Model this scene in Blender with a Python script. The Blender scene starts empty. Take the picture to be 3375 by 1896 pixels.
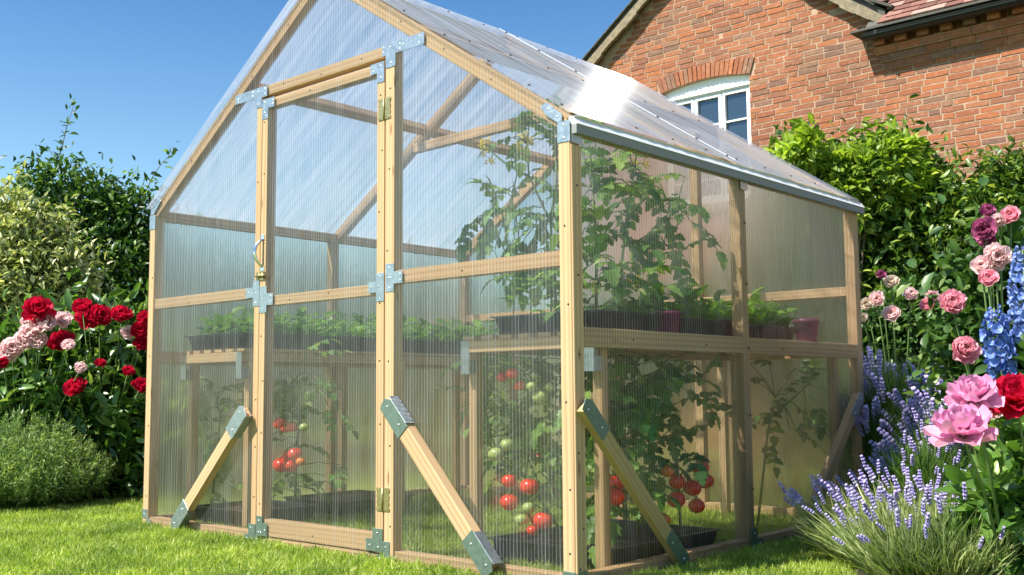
import bpy, math, random
import numpy as np
from mathutils import Vector, Matrix
R = math.radians
random.seed(7); RNG = np.random.default_rng(7)
scene = bpy.context.scene
COL = scene.collection

# ---------------------------------------------------------------- camera
CAM = Vector((2.2227, -2.7994, 0.6577)); YAW, PITCH, ROLL = 0.7285, 0.0978, -0.0079
Fv = Vector((-math.sin(YAW)*math.cos(PITCH), math.cos(YAW)*math.cos(PITCH), math.sin(PITCH)))
Rv = Vector((math.cos(YAW), math.sin(YAW), 0)); Uv = Rv.cross(Fv)
R2 = math.cos(ROLL)*Rv + math.sin(ROLL)*Uv; U2 = -math.sin(ROLL)*Rv + math.cos(ROLL)*Uv
cd = bpy.data.cameras.new("camera"); cam = bpy.data.objects.new("camera", cd); COL.objects.link(cam)
m = Matrix((R2, U2, -Fv)).transposed().to_4x4(); m.translation = CAM
cam.matrix_world = m
cd.sensor_width = 36; cd.lens = 36*3488.1/3375; cd.clip_end = 600; cd.clip_start = 0.05
scene.camera = cam

# ---------------------------------------------------------------- world, sun, exposure
SUN = Vector((-0.226, -0.565, 0.791)).normalized()
EL = math.asin(SUN.z); AZ = math.atan2(SUN.x, SUN.y)
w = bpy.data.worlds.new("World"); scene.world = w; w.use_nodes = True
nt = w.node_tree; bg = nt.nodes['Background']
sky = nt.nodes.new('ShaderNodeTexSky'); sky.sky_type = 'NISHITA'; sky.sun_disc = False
sky.sun_elevation = EL; sky.sun_rotation = AZ; sky.air_density = 1.0; sky.dust_density = 0.0; sky.ozone_density = 5
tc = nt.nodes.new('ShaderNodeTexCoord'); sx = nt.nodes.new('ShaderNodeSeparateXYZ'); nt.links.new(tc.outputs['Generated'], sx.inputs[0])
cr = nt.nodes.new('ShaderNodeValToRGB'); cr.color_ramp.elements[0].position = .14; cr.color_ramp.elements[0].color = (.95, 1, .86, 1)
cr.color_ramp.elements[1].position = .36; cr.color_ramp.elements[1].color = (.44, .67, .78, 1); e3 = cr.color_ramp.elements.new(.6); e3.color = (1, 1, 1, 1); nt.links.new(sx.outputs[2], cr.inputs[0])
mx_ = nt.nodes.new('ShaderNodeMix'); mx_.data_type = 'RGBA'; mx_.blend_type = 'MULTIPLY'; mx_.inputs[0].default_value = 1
nt.links.new(sky.outputs[0], mx_.inputs[6]); nt.links.new(cr.outputs[0], mx_.inputs[7])      # sky blue deepens with height, then brightens out of view as added fill light
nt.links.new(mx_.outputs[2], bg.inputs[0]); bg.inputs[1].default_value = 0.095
sd = bpy.data.lights.new("sun", 'SUN'); sd.energy = 4.6; sd.angle = R(0.5); sd.color = (1, .95, .86)
so = bpy.data.objects.new("sun", sd); COL.objects.link(so)
so.rotation_euler = SUN.to_track_quat('Z', 'Y').to_euler()
scene.view_settings.view_transform = 'Standard'; scene.view_settings.look = 'None'
scene.view_settings.exposure = 1.2; scene.view_settings.gamma = 1
scene.cycles.use_denoising = True
scene.cycles.max_bounces = 14; scene.cycles.transparent_max_bounces = 48
scene.cycles.transmission_bounces = 12; scene.cycles.diffuse_bounces = 4; scene.cycles.glossy_bounces = 3
scene.cycles.caustics_refractive = True; scene.cycles.sample_clamp_indirect = 4

# ---------------------------------------------------------------- helpers
K = 3375/2576
def ray(u, v): return Fv + R2*((u*K-1687.5)/3488.1) - U2*((v*K-948)/3488.1)
def at(d, u, v): return CAM + ray(u, v)*d                       # a point d metres deep
def aty(y, u, v):
    r = ray(u, v); return CAM + r*((y-CAM.y)/r.y)
def atx(x, u, v):
    r = ray(u, v); return CAM + r*((x-CAM.x)/r.x)

WM = {}
def tag(o, label=None, cat=None, group=None, kind=None):
    if label: o['label'] = label
    if cat: o['category'] = cat
    if group: o['group'] = group
    if kind: o['kind'] = kind
    return o
def thing(name, label, cat, loc=(0, 0, 0), group=None):
    o = bpy.data.objects.new(name, None); COL.objects.link(o); o.location = loc
    o.empty_display_size = .05
    WM[o] = Matrix.Translation(Vector(loc)); return tag(o, label, cat, group)
def link(name, me, parent=None, mw=None):
    o = bpy.data.objects.new(name, me); COL.objects.link(o)
    mw = mw or Matrix.Identity(4); WM[o] = mw
    if parent:
        o.parent = parent; o.matrix_parent_inverse = WM[parent].inverted()
    o.matrix_basis = mw
    return o
class MB:
    def __init__(s): s.v = []; s.f = []; s.m = []; s.sm = []
    def add(s, vs, fs, mi=0, smooth=False):
        b = len(s.v); s.v += [tuple(x) for x in vs]; s.f += [tuple(b+i for i in f) for f in fs]
        s.m += [mi]*len(fs); s.sm += [smooth]*len(fs)
    def box(s, a, b, mi=0, jit=0):
        x0, y0, z0 = a; x1, y1, z1 = b
        vs = [(x, y, z) for z in (z0, z1) for y in (y0, y1) for x in (x0, x1)]
        if jit: vs = [tuple(c+random.uniform(-jit, jit) for c in q) for q in vs]
        s.add(vs, [(0, 2, 3, 1), (4, 5, 7, 6), (0, 1, 5, 4), (2, 6, 7, 3), (0, 4, 6, 2), (1, 3, 7, 5)], mi)
    def prism(s, poly, z0, z1, mi=0):
        n = len(poly)
        s.add([(x, y, z0) for x, y in poly]+[(x, y, z1) for x, y in poly],
              [tuple(range(n))[::-1], tuple(range(n, 2*n))]+[(i, (i+1) % n, n+(i+1) % n, n+i) for i in range(n)], mi)
    def tube(s, pts, rad, seg=6, mi=0, cap=True):
        pts = [Vector(p) for p in pts]; n = len(pts)
        if not hasattr(rad, '__len__'): rad = [rad]*n
        vs = []; up = Vector((.3, .2, 1)).normalized()
        for i, p in enumerate(pts):
            t = (pts[min(i+1, n-1)]-pts[max(i-1, 0)]).normalized()
            a = t.cross(up)
            if a.length < .1: a = t.cross(Vector((1, 0, 0)))
            a.normalize(); b = t.cross(a)
            for k in range(seg):
                c = 2*math.pi*k/seg; vs.append(p+(a*math.cos(c)+b*math.sin(c))*rad[i])
        fs = [(i*seg+k, i*seg+(k+1) % seg, (i+1)*seg+(k+1) % seg, (i+1)*seg+k) for i in range(n-1) for k in range(seg)]
        if cap: fs += [tuple(range(seg))[::-1], tuple(range((n-1)*seg, n*seg))]
        s.add(vs, fs, mi, True)
    def ball(s, c, r, sx=1, sy=1, sz=1, seg=8, rings=5, mi=0, lobes=0, la=0.05):
        vs = [(c[0], c[1], c[2]+r*sz)]
        for i in range(1, rings):
            th = math.pi*i/rings
            for k in range(seg):
                ph = 2*math.pi*k/seg; q = 1+la*math.cos(lobes*ph)*math.sin(th) if lobes else 1
                vs.append((c[0]+r*sx*q*math.sin(th)*math.cos(ph), c[1]+r*sy*q*math.sin(th)*math.sin(ph), c[2]+r*sz*math.cos(th)))
        vs.append((c[0], c[1], c[2]-r*sz)); e = len(vs)-1
        fs = [(0, 1+k, 1+(k+1) % seg) for k in range(seg)]
        for i in range(rings-2):
            for k in range(seg):
                a = 1+i*seg; fs.append((a+k, a+seg+k, a+seg+(k+1) % seg, a+(k+1) % seg))
        a = 1+(rings-2)*seg
        fs += [(a+k, e, a+(k+1) % seg) for k in range(seg)]
        s.add(vs, fs, mi, True)
    def mesh(s, name, *mats):
        me = bpy.data.meshes.new(name); me.from_pydata(s.v, [], s.f); me.update()
        for x in mats: me.materials.append(x)
        me.polygons.foreach_set('material_index', s.m); me.polygons.foreach_set('use_smooth', s.sm)
        return me
    def build(s, name, mats, parent=None, mw=None):
        if not isinstance(mats, (list, tuple)): mats = [mats]
        return link(name, s.mesh(name, *mats), parent, mw)
def bevel(o, wd=.002):
    b = o.modifiers.new('bevel', 'BEVEL'); b.width = wd; b.segments = 1; b.limit_method = 'ANGLE'; return o

# leaf templates: x across, y along, z up (unit length and width)
def _t(v, f): return np.array(v, float), np.array(f, int)
T_SIMPLE = _t([(0, 0, 0), (-.5, .45, .1), (.5, .45, .1), (0, 1, -.08)], [(0, 2, 1), (1, 2, 3)])
T_OVAL = _t([(0, 0, 0), (-.42, .3, .1), (0, .3, 0), (.42, .3, .1), (-.4, .62, .06), (0, .62, -.03), (.4, .62, .06), (0, 1, -.16)],
            [(0, 2, 1), (0, 3, 2), (1, 2, 5), (1, 5, 4), (2, 3, 6), (2, 6, 5), (4, 5, 7), (5, 6, 7)])
T_BLADE = _t([(-.5, 0, 0), (.5, 0, 0), (-.42, .5, .06), (.42, .5, .06), (0, 1, .3)], [(0, 1, 3), (0, 3, 2), (2, 3, 4)])
_h = [(0, 0, 0), (.3, .08, .06), (.5, .3, .1), (.36, .36, .06), (.46, .6, .06), (.26, .62, .02), (.24, .82, -.05), (0, 1.05, -.16)]
T_LOBE = _t(_h+[(-x, y, z) for x, y, z in _h[1:-1]]+[(0, .35, 0), (0, .65, -.05)],
            [(0, 1, 14), (1, 2, 14), (2, 3, 14), (3, 4, 15), (3, 15, 14), (4, 5, 15), (5, 6, 15), (6, 7, 15),
             (0, 14, 8), (8, 14, 9), (9, 14, 10), (10, 15, 11), (10, 14, 15), (11, 15, 12), (12, 15, 13), (13, 15, 7)])
def nrm(a): return a/np.maximum(np.linalg.norm(a, axis=1, keepdims=True), 1e-9)
def leafmesh(name, P, D, N, L, W, T, mat):
    """P base points, D directions, N normals, L lengths, W widths -> one mesh"""
    P, D, N = map(lambda a: np.asarray(a, float), (P, D, N)); tv, tf = T; n = len(P)
    Y = nrm(D); X = nrm(np.cross(Y, N)); Z = np.cross(X, Y)
    L = np.broadcast_to(L, (n,)); W = np.broadcast_to(W, (n,))
    V = (P[:, None, :] + X[:, None, :]*(tv[None, :, 0:1]*W[:, None, None]) + Y[:, None, :]*(tv[None, :, 1:2]*L[:, None, None])
         + Z[:, None, :]*(tv[None, :, 2:3]*L[:, None, None])).reshape(-1, 3)
    Fc = (tf[None]+(np.arange(n)*len(tv))[:, None, None]).reshape(-1)
    me = bpy.data.meshes.new(name); me.vertices.add(len(V)); me.vertices.foreach_set('co', V.ravel())
    me.loops.add(len(Fc)); me.loops.foreach_set('vertex_index', Fc)
    nf = len(Fc)//3; me.polygons.add(nf); me.polygons.foreach_set('loop_start', np.arange(nf)*3)
    me.polygons.foreach_set('loop_total', np.full(nf, 3)); me.update(calc_edges=True); me.validate()
    me.materials.append(mat); return me
def rdir(n): return nrm(RNG.normal(size=(n, 3)))

# ---------------------------------------------------------------- materials
def newmat(name):
    mt = bpy.data.materials.new(name); mt.use_nodes = True; t = mt.node_tree
    for x in list(t.nodes):
        if x.type == 'BSDF_PRINCIPLED': b = x
        else: out = x
    return mt, t, b
def nd(t, ty, **kw):
    n = t.nodes.new(ty)
    for k, v in kw.items():
        if k in ('i',):
            for a, c in v.items(): n.inputs[a].default_value = c
        else: setattr(n, k, v)
    return n
def ramp(t, stops, src=None, interp='LINEAR'):
    r = t.nodes.new('ShaderNodeValToRGB'); r.color_ramp.interpolation = interp
    e = r.color_ramp.elements
    while len(e) < len(stops): e.new(.5)
    for x, (p, c) in zip(e, stops): x.position = p; x.color = (*c, 1) if len(c) == 3 else c
    if src: t.links.new(src, r.inputs[0])
    return r
def mixc(t, fac, a, b, mode='MIX'):
    n = t.nodes.new('ShaderNodeMix'); n.data_type = 'RGBA'; n.blend_type = mode
    for s, v in ((0, fac), (6, a), (7, b)):
        if hasattr(v, 'default_value') or hasattr(v, 'is_linked'): t.links.new(v, n.inputs[s])
        else: n.inputs[s].default_value = (*v, 1) if s else v
    return n.outputs[2]
def noise(t, sc, vec=None, det=3, rough=.55):
    n = nd(t, 'ShaderNodeTexNoise', i={'Scale': sc, 'Detail': det, 'Roughness': rough})
    if vec: t.links.new(vec, n.inputs['Vector'])
    return n
def objco(t, scale=(1, 1, 1), rnd=0):
    c = t.nodes.new('ShaderNodeTexCoord'); mp = nd(t, 'ShaderNodeMapping', i={'Scale': scale}); t.links.new(c.outputs['Object'], mp.inputs[0])
    if rnd:
        o = t.nodes.new('ShaderNodeObjectInfo'); mu = nd(t, 'ShaderNodeMath', operation='MULTIPLY', i={1: rnd}); t.links.new(o.outputs['Random'], mu.inputs[0])
        cb = t.nodes.new('ShaderNodeCombineXYZ')
        for k in range(3): t.links.new(mu.outputs[0], cb.inputs[k])
        t.links.new(cb.outputs[0], mp.inputs['Location'])
    return mp.outputs[0]
def bump(t, b, h, st=.3, dist=.002):
    n = nd(t, 'ShaderNodeBump', i={'Strength': st, 'Distance': dist}); t.links.new(h, n.inputs['Height']); t.links.new(n.outputs[0], b.inputs['Normal'])

def wood_mat(name, light, dark, knot=(.22, .10, .04)):
    mt, t, b = newmat(name); L = t.links
    v = objco(t, (.9, 17, 17), 37)
    n1 = noise(t, 1.0, v, 4, .6)
    wv = nd(t, 'ShaderNodeTexWave', bands_direction='Y', i={'Scale': .9, 'Distortion': 5.5, 'Detail': 2, 'Detail Scale': .6}); L.new(v, wv.inputs[0])
    g = ramp(t, [(.0, (0, 0, 0)), (.55, (.35, .35, .35)), (1, (1, 1, 1))], wv.outputs['Fac'])
    c = mixc(t, g.outputs[0], light, dark)
    c = mixc(t, n1.outputs['Fac'], c, mixc(t, .5, light, (.60, .42, .225)))
    v2 = objco(t, (7, 30, 30), 91)
    vo = nd(t, 'ShaderNodeTexVoronoi', i={'Scale': .8}); L.new(v2, vo.inputs['Vector'])
    kr = ramp(t, [(.0, (1, 1, 1)), (.09, (1, 1, 1)), (.2, (0, 0, 0))], vo.outputs['Distance'])
    sel = nd(t, 'ShaderNodeMath', operation='GREATER_THAN', i={1: .68}); sp = t.nodes.new('ShaderNodeSeparateColor'); L.new(vo.outputs['Color'], sp.inputs[0]); L.new(sp.outputs[0], sel.inputs[0])
    mu = nd(t, 'ShaderNodeMath', operation='MULTIPLY'); L.new(kr.outputs[0], mu.inputs[0]); L.new(sel.outputs[0], mu.inputs[1])
    mu2 = nd(t, 'ShaderNodeMath', operation='MULTIPLY', i={1: .75}); L.new(mu.outputs[0], mu2.inputs[0])
    c = mixc(t, mu2.outputs[0], c, knot)
    big = noise(t, 2.2, objco(t, (1, 3, 3), 53), 2)
    c = mixc(t, .35, c, mixc(t, big.outputs['Fac'], (.45, .33, .2), (1, .96, .88)), 'MULTIPLY')
    oi = t.nodes.new('ShaderNodeObjectInfo'); tr_ = ramp(t, [(0, (.78, .74, .70)), (.35, (1.0, .95, .88)), (.7, (1.08, 1.04, 1.0)), (1, (.92, .80, .68))], oi.outputs['Random'])
    c = mixc(t, .8, c, tr_.outputs[0], 'MULTIPLY')
    L.new(c, b.inputs['Base Color']); b.inputs['Roughness'].default_value = .62
    fine = noise(t, 1, objco(t, (6, 260, 260), 11), 3)
    bump(t, b, fine.outputs['Fac'], .25, .001)
    return mt
WOOD = wood_mat('pine_wood', (.60, .435, .262), (.32, .19, .095))
GWOOD = wood_mat('greenish_pine_wood', (.42, .33, .15), (.28, .20, .07))

def plain(name, col, rough=.5, metal=0, nz=0, nsc=30, coat=0, spec=.5, dark=.6, bmp=0):
    mt, t, b = newmat(name)
    b.inputs['Base Color'].default_value = (*col, 1); b.inputs['Roughness'].default_value = rough; b.inputs['Metallic'].default_value = metal
    b.inputs['Coat Weight'].default_value = coat; b.inputs['Specular IOR Level'].default_value = spec
    if nz:
        n = noise(t, nsc, objco(t, (1, 1, 1), 13), 5, .65)
        r = ramp(t, [(.3, (0, 0, 0)), (.7, (1, 1, 1))], n.outputs['Fac'])
        c = mixc(t, r.outputs[0], tuple(x*dark for x in col), col)
        c = mixc(t, nz, col, c); t.links.new(c, b.inputs['Base Color'])
        rr = nd(t, 'ShaderNodeMapRange', i={3: rough*.8, 4: min(1, rough*1.3)}); t.links.new(n.outputs['Fac'], rr.inputs[0]); t.links.new(rr.outputs[0], b.inputs['Roughness'])
        if bmp: bump(t, b, n.outputs['Fac'], bmp, .004)
    return mt
ZINC = plain('galvanised_steel', (.50, .56, .60), .38, .85, 1, 45, dark=.62)
GSTEEL = plain('green_grey_steel', (.20, .27, .22), .45, .6, 1, 60, dark=.7)
SCREW = plain('dark_screw', (.05, .035, .03), .5, .3)
RIVET = plain('rivet_steel', (.75, .77, .8), .3, .9)
BRASS = plain('brass', (.50, .42, .20), .38, .85, 1, 50, dark=.75)
CHROME = plain('chrome', (.75, .76, .78), .18, 1)
WHITEALU = plain('white_trim', (.80, .80, .79), .45, 0)
GREYTRIM = plain('grey_trim', (.27, .275, .28), .7, 0, 1, 140, dark=.8, bmp=.3)
BLACKP = plain('black_plastic', (.018, .018, .022), .38, 0, .6, 40)
PURPLEP = plain('purple_plastic', (.16, .015, .07), .4)
PINKP = plain('pink_plastic', (.62, .16, .24), .45)
WHITEP = plain('white_plastic', (.75, .78, .76), .35)
SOIL = plain('soil_mix', (.055, .036, .024), .95, 0, 1, 45, dark=.35, bmp=1)

def panel_mat(name, haze=.03, clear=.84, blur=.18, rr=.5, fk=.34, gcol=(.99, .985, .965), pitch=.016, gl=.04, aniso=False, tan=None, ribw=.22, hcol=(.86, .87, .88), dkw=.30):
    mt, t, b = newmat(name); L = t.links; t.nodes.remove(b)
    out = [x for x in t.nodes if x.type == 'OUTPUT_MATERIAL'][0]
    co = t.nodes.new('ShaderNodeTexCoord'); sp = t.nodes.new('ShaderNodeSeparateXYZ'); L.new(co.outputs['Object'], sp.inputs[0])
    a = nd(t, 'ShaderNodeMath', operation='MULTIPLY', i={1: 1/pitch}); L.new(sp.outputs[0], a.inputs[0])
    fr = nd(t, 'ShaderNodeMath', operation='FRACT'); L.new(a.outputs[0], fr.inputs[0])
    pp = nd(t, 'ShaderNodeMath', operation='PINGPONG', i={1: .5}); L.new(fr.outputs[0], pp.inputs[0])     # 0 at a rib, .5 between
    ln = nd(t, 'ShaderNodeMapRange', i={1: .02, 2: .16, 3: 1, 4: 0}); L.new(pp.outputs[0], ln.inputs[0])
    # slow variation across the sheet, stretched along the ribs
    mp = nd(t, 'ShaderNodeMapping', i={'Scale': (9, .7, 1)}); L.new(co.outputs['Object'], mp.inputs[0])
    nz = noise(t, 2.0, mp.outputs[0], 4, .6)
    mp2 = nd(t, 'ShaderNodeMapping', i={'Scale': (60, 1.2, 1)}); L.new(co.outputs['Object'], mp2.inputs[0])
    nz2 = noise(t, 1.0, mp2.outputs[0], 3, .6)
    hs = nd(t, 'ShaderNodeMath', operation='SINE'); tw = nd(t, 'ShaderNodeMath', operation='MULTIPLY', i={1: 2*math.pi}); L.new(a.outputs[0], tw.inputs[0]); L.new(tw.outputs[0], hs.inputs[0])
    bp = nd(t, 'ShaderNodeBump', i={'Strength': .5, 'Distance': .0016}); L.new(hs.outputs[0], bp.inputs['Height'])
    tr = nd(t, 'ShaderNodeBsdfTransparent', i={0: (*gcol, 1)})
    dk_ = nd(t, 'ShaderNodeMapRange', i={1: .22, 2: .42, 3: 0, 4: dkw}); L.new(pp.outputs[0], dk_.inputs[0])
    L.new(mixc(t, dk_.outputs[0], gcol, tuple(x*.45 for x in gcol)), tr.inputs[0])
    rf = nd(t, 'ShaderNodeBsdfRefraction', i={'Color': (*gcol, 1), 'Roughness': rr, 'IOR': 1.12}); L.new(bp.outputs[0], rf.inputs['Normal'])
    tl = nd(t, 'ShaderNodeBsdfTranslucent', i={0: (*hcol, 1)}); df = nd(t, 'ShaderNodeBsdfDiffuse', i={0: (*hcol, 1)})
    hz = nd(t, 'ShaderNodeMixShader', i={0: .5}); L.new(tl.outputs[0], hz.inputs[1]); L.new(df.outputs[0], hz.inputs[2])
    # transparent / refraction
    m1 = nd(t, 'ShaderNodeMixShader', i={0: blur/(clear+blur)}); L.new(tr.outputs[0], m1.inputs[1]); L.new(rf.outputs[0], m1.inputs[2])
    # haze share: base + ribs + variation
    h1 = nd(t, 'ShaderNodeMath', operation='MULTIPLY_ADD', i={1: ribw*.5, 2: haze}); L.new(ln.outputs[0], h1.inputs[0])
    h2 = nd(t, 'ShaderNodeMapRange', i={1: .3, 2: .7, 3: .35, 4: 2.1}); L.new(nz.outputs['Fac'], h2.inputs[0])
    h4 = nd(t, 'ShaderNodeMapRange', i={1: .3, 2: .7, 3: .75, 4: 1.3}); L.new(nz2.outputs['Fac'], h4.inputs[0])
    h3 = nd(t, 'ShaderNodeMath', operation='MULTIPLY'); L.new(h1.outputs[0], h3.inputs[0]); L.new(h2.outputs[0], h3.inputs[1])
    h5 = nd(t, 'ShaderNodeMath', operation='MULTIPLY'); L.new(h3.outputs[0], h5.inputs[0]); L.new(h4.outputs[0], h5.inputs[1])
    m2 = nd(t, 'ShaderNodeMixShader'); L.new(h5.outputs[0], m2.inputs[0]); L.new(m1.outputs[0], m2.inputs[1]); L.new(hz.outputs[0], m2.inputs[2])
    if aniso:
        gs = nd(t, 'ShaderNodeBsdfAnisotropic', i={'Color': (1, 1, 1, 1), 'Roughness': .27, 'Anisotropy': .93})
        cb = nd(t, 'ShaderNodeCombineXYZ', i={0: tan[0], 1: tan[1], 2: tan[2]}); L.new(cb.outputs[0], gs.inputs['Tangent'])
    else:
        gs = nd(t, 'ShaderNodeBsdfAnisotropic', i={'Color': (1, 1, 1, 1), 'Roughness': .12}); L.new(bp.outputs[0], gs.inputs['Normal'])
    lw = nd(t, 'ShaderNodeFresnel', i={0: 1.45})
    lf = nd(t, 'ShaderNodeMath', operation='MULTIPLY_ADD', i={1: fk, 2: gl*.25}); L.new(lw.outputs[0], lf.inputs[0])
    m3 = nd(t, 'ShaderNodeMixShader'); L.new(lf.outputs[0], m3.inputs[0]); L.new(m2.outputs[0], m3.inputs[1]); L.new(gs.outputs[0], m3.inputs[2])
    L.new(m3.outputs[0], out.inputs[0]); return mt
PANEL = panel_mat('polycarbonate')
SPANEL = panel_mat('side_polycarbonate', haze=.018, clear=.80, blur=.20, rr=.7, ribw=.15, fk=.22, dkw=.3)
BPANEL = panel_mat('rear_polycarbonate', haze=.035, clear=.14, blur=.86, rr=.85, gcol=(.95, .93, .86), ribw=.1, fk=.35)
TAN = (math.cos(R(33.7)), 0, -math.sin(R(33.7)))
RPANEL = panel_mat('roof_polycarbonate', haze=.34, clear=.76, blur=.24, rr=.8, gl=.03, fk=.045, dkw=.12, hcol=(.50, .57, .72), aniso=True, tan=TAN, ribw=.2, pitch=.02)
def inner_mat():
    mt, t, b = newmat('polycarbonate_back'); t.nodes.remove(b)
    out = [x for x in t.nodes if x.type == 'OUTPUT_MATERIAL'][0]
    tr = nd(t, 'ShaderNodeBsdfTransparent', i={0: (.99, .99, .985, 1)}); gs = nd(t, 'ShaderNodeBsdfAnisotropic', i={'Roughness': .2})
    mx = nd(t, 'ShaderNodeMixShader', i={0: .012}); t.links.new(tr.outputs[0], mx.inputs[1]); t.links.new(gs.outputs[0], mx.inputs[2]); t.links.new(mx.outputs[0], out.inputs[0]); return mt
IPANEL = inner_mat()

def leaf_mat(name, dark, light, tips=None, rough=.42, trans=.28, spec=.4):
    mt, t, b = newmat(name); L = t.links
    g = t.nodes.new('ShaderNodeNewGeometry')
    st = [(0, dark), (.75, light)]+([(.92, tips)] if tips else [])
    r = ramp(t, st, g.outputs['Random Per Island'])
    nz = noise(t, 3.0, objco(t), 3); r2 = ramp(t, [(.35, (.6, .66, .6)), (.65, (1.15, 1.1, 1))], nz.outputs['Fac'])
    c = mixc(t, 1, r.outputs[0], r2.outputs[0], 'MULTIPLY')
    L.new(c, b.inputs['Base Color']); b.inputs['Roughness'].default_value = rough; b.inputs['Specular IOR Level'].default_value = spec
    tl = t.nodes.new('ShaderNodeBsdfTranslucent'); cc = mixc(t, 1, c, (1.5, 1.6, .7), 'MULTIPLY'); L.new(cc, tl.inputs[0])
    mx = nd(t, 'ShaderNodeMixShader', i={0: trans}); out = [x for x in t.nodes if x.type == 'OUTPUT_MATERIAL'][0]
    L.new(b.outputs[0], mx.inputs[1]); L.new(tl.outputs[0], mx.inputs[2]); L.new(mx.outputs[0], out.inputs[0]); return mt
LF_DARK = leaf_mat('dark_leaf', (.02, .055, .015), (.085, .18, .035), (.22, .34, .07))
LF_HEDGE = leaf_mat('hedge_leaf', (.04, .08, .02), (.16, .26, .07))
LF_VAR = leaf_mat('variegated_leaf', (.14, .20, .07), (.52, .54, .25), (.82, .78, .52))
LF_CLIMB = leaf_mat('climber_leaf', (.025, .07, .012), (.14, .24, .035), (.34, .42, .08), rough=.35)
LF_TIP = leaf_mat('bright_leaf', (.16, .28, .03), (.40, .50, .08), trans=.4)
LF_PEONY = leaf_mat('peony_leaf', (.04, .11, .02), (.16, .30, .06), (.32, .44, .13), rough=.33, spec=.6)
LF_ROSE = leaf_mat('rose_leaf', (.03, .08, .02), (.10, .20, .05), (.2, .28, .09), rough=.4)
LF_LAV = leaf_mat('lavender_leaf', (.11, .17, .05), (.36, .44, .17), (.56, .59, .34), rough=.6, spec=.2)
LF_ROSEM = leaf_mat('rosemary_leaf', (.08, .15, .04), (.30, .42, .14), (.48, .56, .26), rough=.55, spec=.25)
LF_TOM = leaf_mat('tomato_leaf', (.08, .18, .035), (.22, .38, .09), (.38, .52, .16), rough=.5)
LF_SEED = leaf_mat('seedling_leaf', (.06, .17, .02), (.20, .38, .05), trans=.4)
GRASSM = leaf_mat('grass_blade', (.17, .26, .03), (.38, .50, .085), (.62, .64, .26), rough=.5, trans=.35, spec=.3)
STEM = plain('green_stem', (.10, .17, .04), .55)
TWIG = plain('brown_twig', (.07, .05, .03), .8)
def petal_mat(name, a, b_, rough=.5, trans=.35):
    mt, t, b = newmat(name); L = t.links; g = t.nodes.new('ShaderNodeNewGeometry')
    r = ramp(t, [(0, a), (1, b_)], g.outputs['Random Per Island']); L.new(r.outputs[0], b.inputs['Base Color'])
    b.inputs['Roughness'].default_value = rough; b.inputs['Specular IOR Level'].default_value = .25
    tl = t.nodes.new('ShaderNodeBsdfTranslucent'); L.new(r.outputs[0], tl.inputs[0]); mx = nd(t, 'ShaderNodeMixShader', i={0: trans})
    out = [x for x in t.nodes if x.type == 'OUTPUT_MATERIAL'][0]; L.new(b.outputs[0], mx.inputs[1]); L.new(tl.outputs[0], mx.inputs[2]); L.new(mx.outputs[0], out.inputs[0]); return mt
P_RED = petal_mat('crimson_petal', (.55, .006, .04), (.80, .02, .09))
P_PINK = petal_mat('pink_petal', (.80, .33, .55), (.92, .52, .72))
P_PALE = petal_mat('pale_pink_petal', (.92, .66, .66), (.97, .83, .82), trans=.45)
P_ROSE = petal_mat('rose_petal', (.92, .40, .50), (.96, .62, .68))
P_MAUVE = petal_mat('mauve_petal', (.42, .09, .22), (.60, .20, .36))
P_CREAM = petal_mat('cream_petal', (.75, .62, .50), (.82, .74, .64))
P_BLUE = petal_mat('blue_petal', (.09, .18, .60), (.32, .46, .84))
P_LAV = petal_mat('lavender_petal', (.30, .24, .58), (.66, .58, .88), trans=.2)
P_YEL = petal_mat('yellow_petal', (.80, .55, .02), (.85, .70, .06))
RED = plain('ripe_tomato', (.85, .045, .012), .22, 0, .7, 9, coat=.5, dark=.75)
ORANGE = plain('orange_tomato', (.9, .22, .02), .22, coat=.4)
GREEN = plain('green_tomato', (.46, .56, .18), .28, 0, .8, 8, coat=.3, dark=.8)

# ================================================================ SETTING
def lawn_mat():
    mt, t, b = newmat('lawn'); n = noise(t, 2.5, objco(t), 5); n2 = noise(t, 120, objco(t), 3)
    c = mixc(t, n.outputs['Fac'], (.17, .23, .035), (.32, .38, .07)); c = mixc(t, .6, c, mixc(t, n2.outputs['Fac'], (.3, .35, .25), (1.3, 1.3, 1.1)), 'MULTIPLY')
    t.links.new(c, b.inputs['Base Color']); b.inputs['Roughness'].default_value = .9; bump(t, b, n2.outputs['Fac'], .8, .02); return mt
g = MB(); g.add([(-250, -250, 0), (250, -250, 0), (250, 250, 0), (-250, 250, 0)], [(0, 1, 2, 3)])
tag(g.build('lawn', lawn_mat()), 'green garden lawn spreading around the greenhouse', 'lawn', kind='structure')
def bed(name, poly, label):
    s = MB(); s.add([(x, y, .004) for x, y in poly], [tuple(range(len(poly)))]); tag(s.build(name, SOIL), label, 'soil', kind='structure')
bed('soil_bed', [(-3.95, -2.2), (-3.80, -.3), (-3.75, .7), (-3.9, 5.6), (-14, 7), (-14, -2.2)], 'dark soil of the flower bed left of the greenhouse')
bed('flower_bed', [(.75, .45), (.50, 1.0), (.25, 2.4), (.0, 3.2), (-3.2, 3.4), (-3.2, 7.4), (9, 7.4), (9, .3)], 'dark soil of the flower bed right of the greenhouse')

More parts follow.
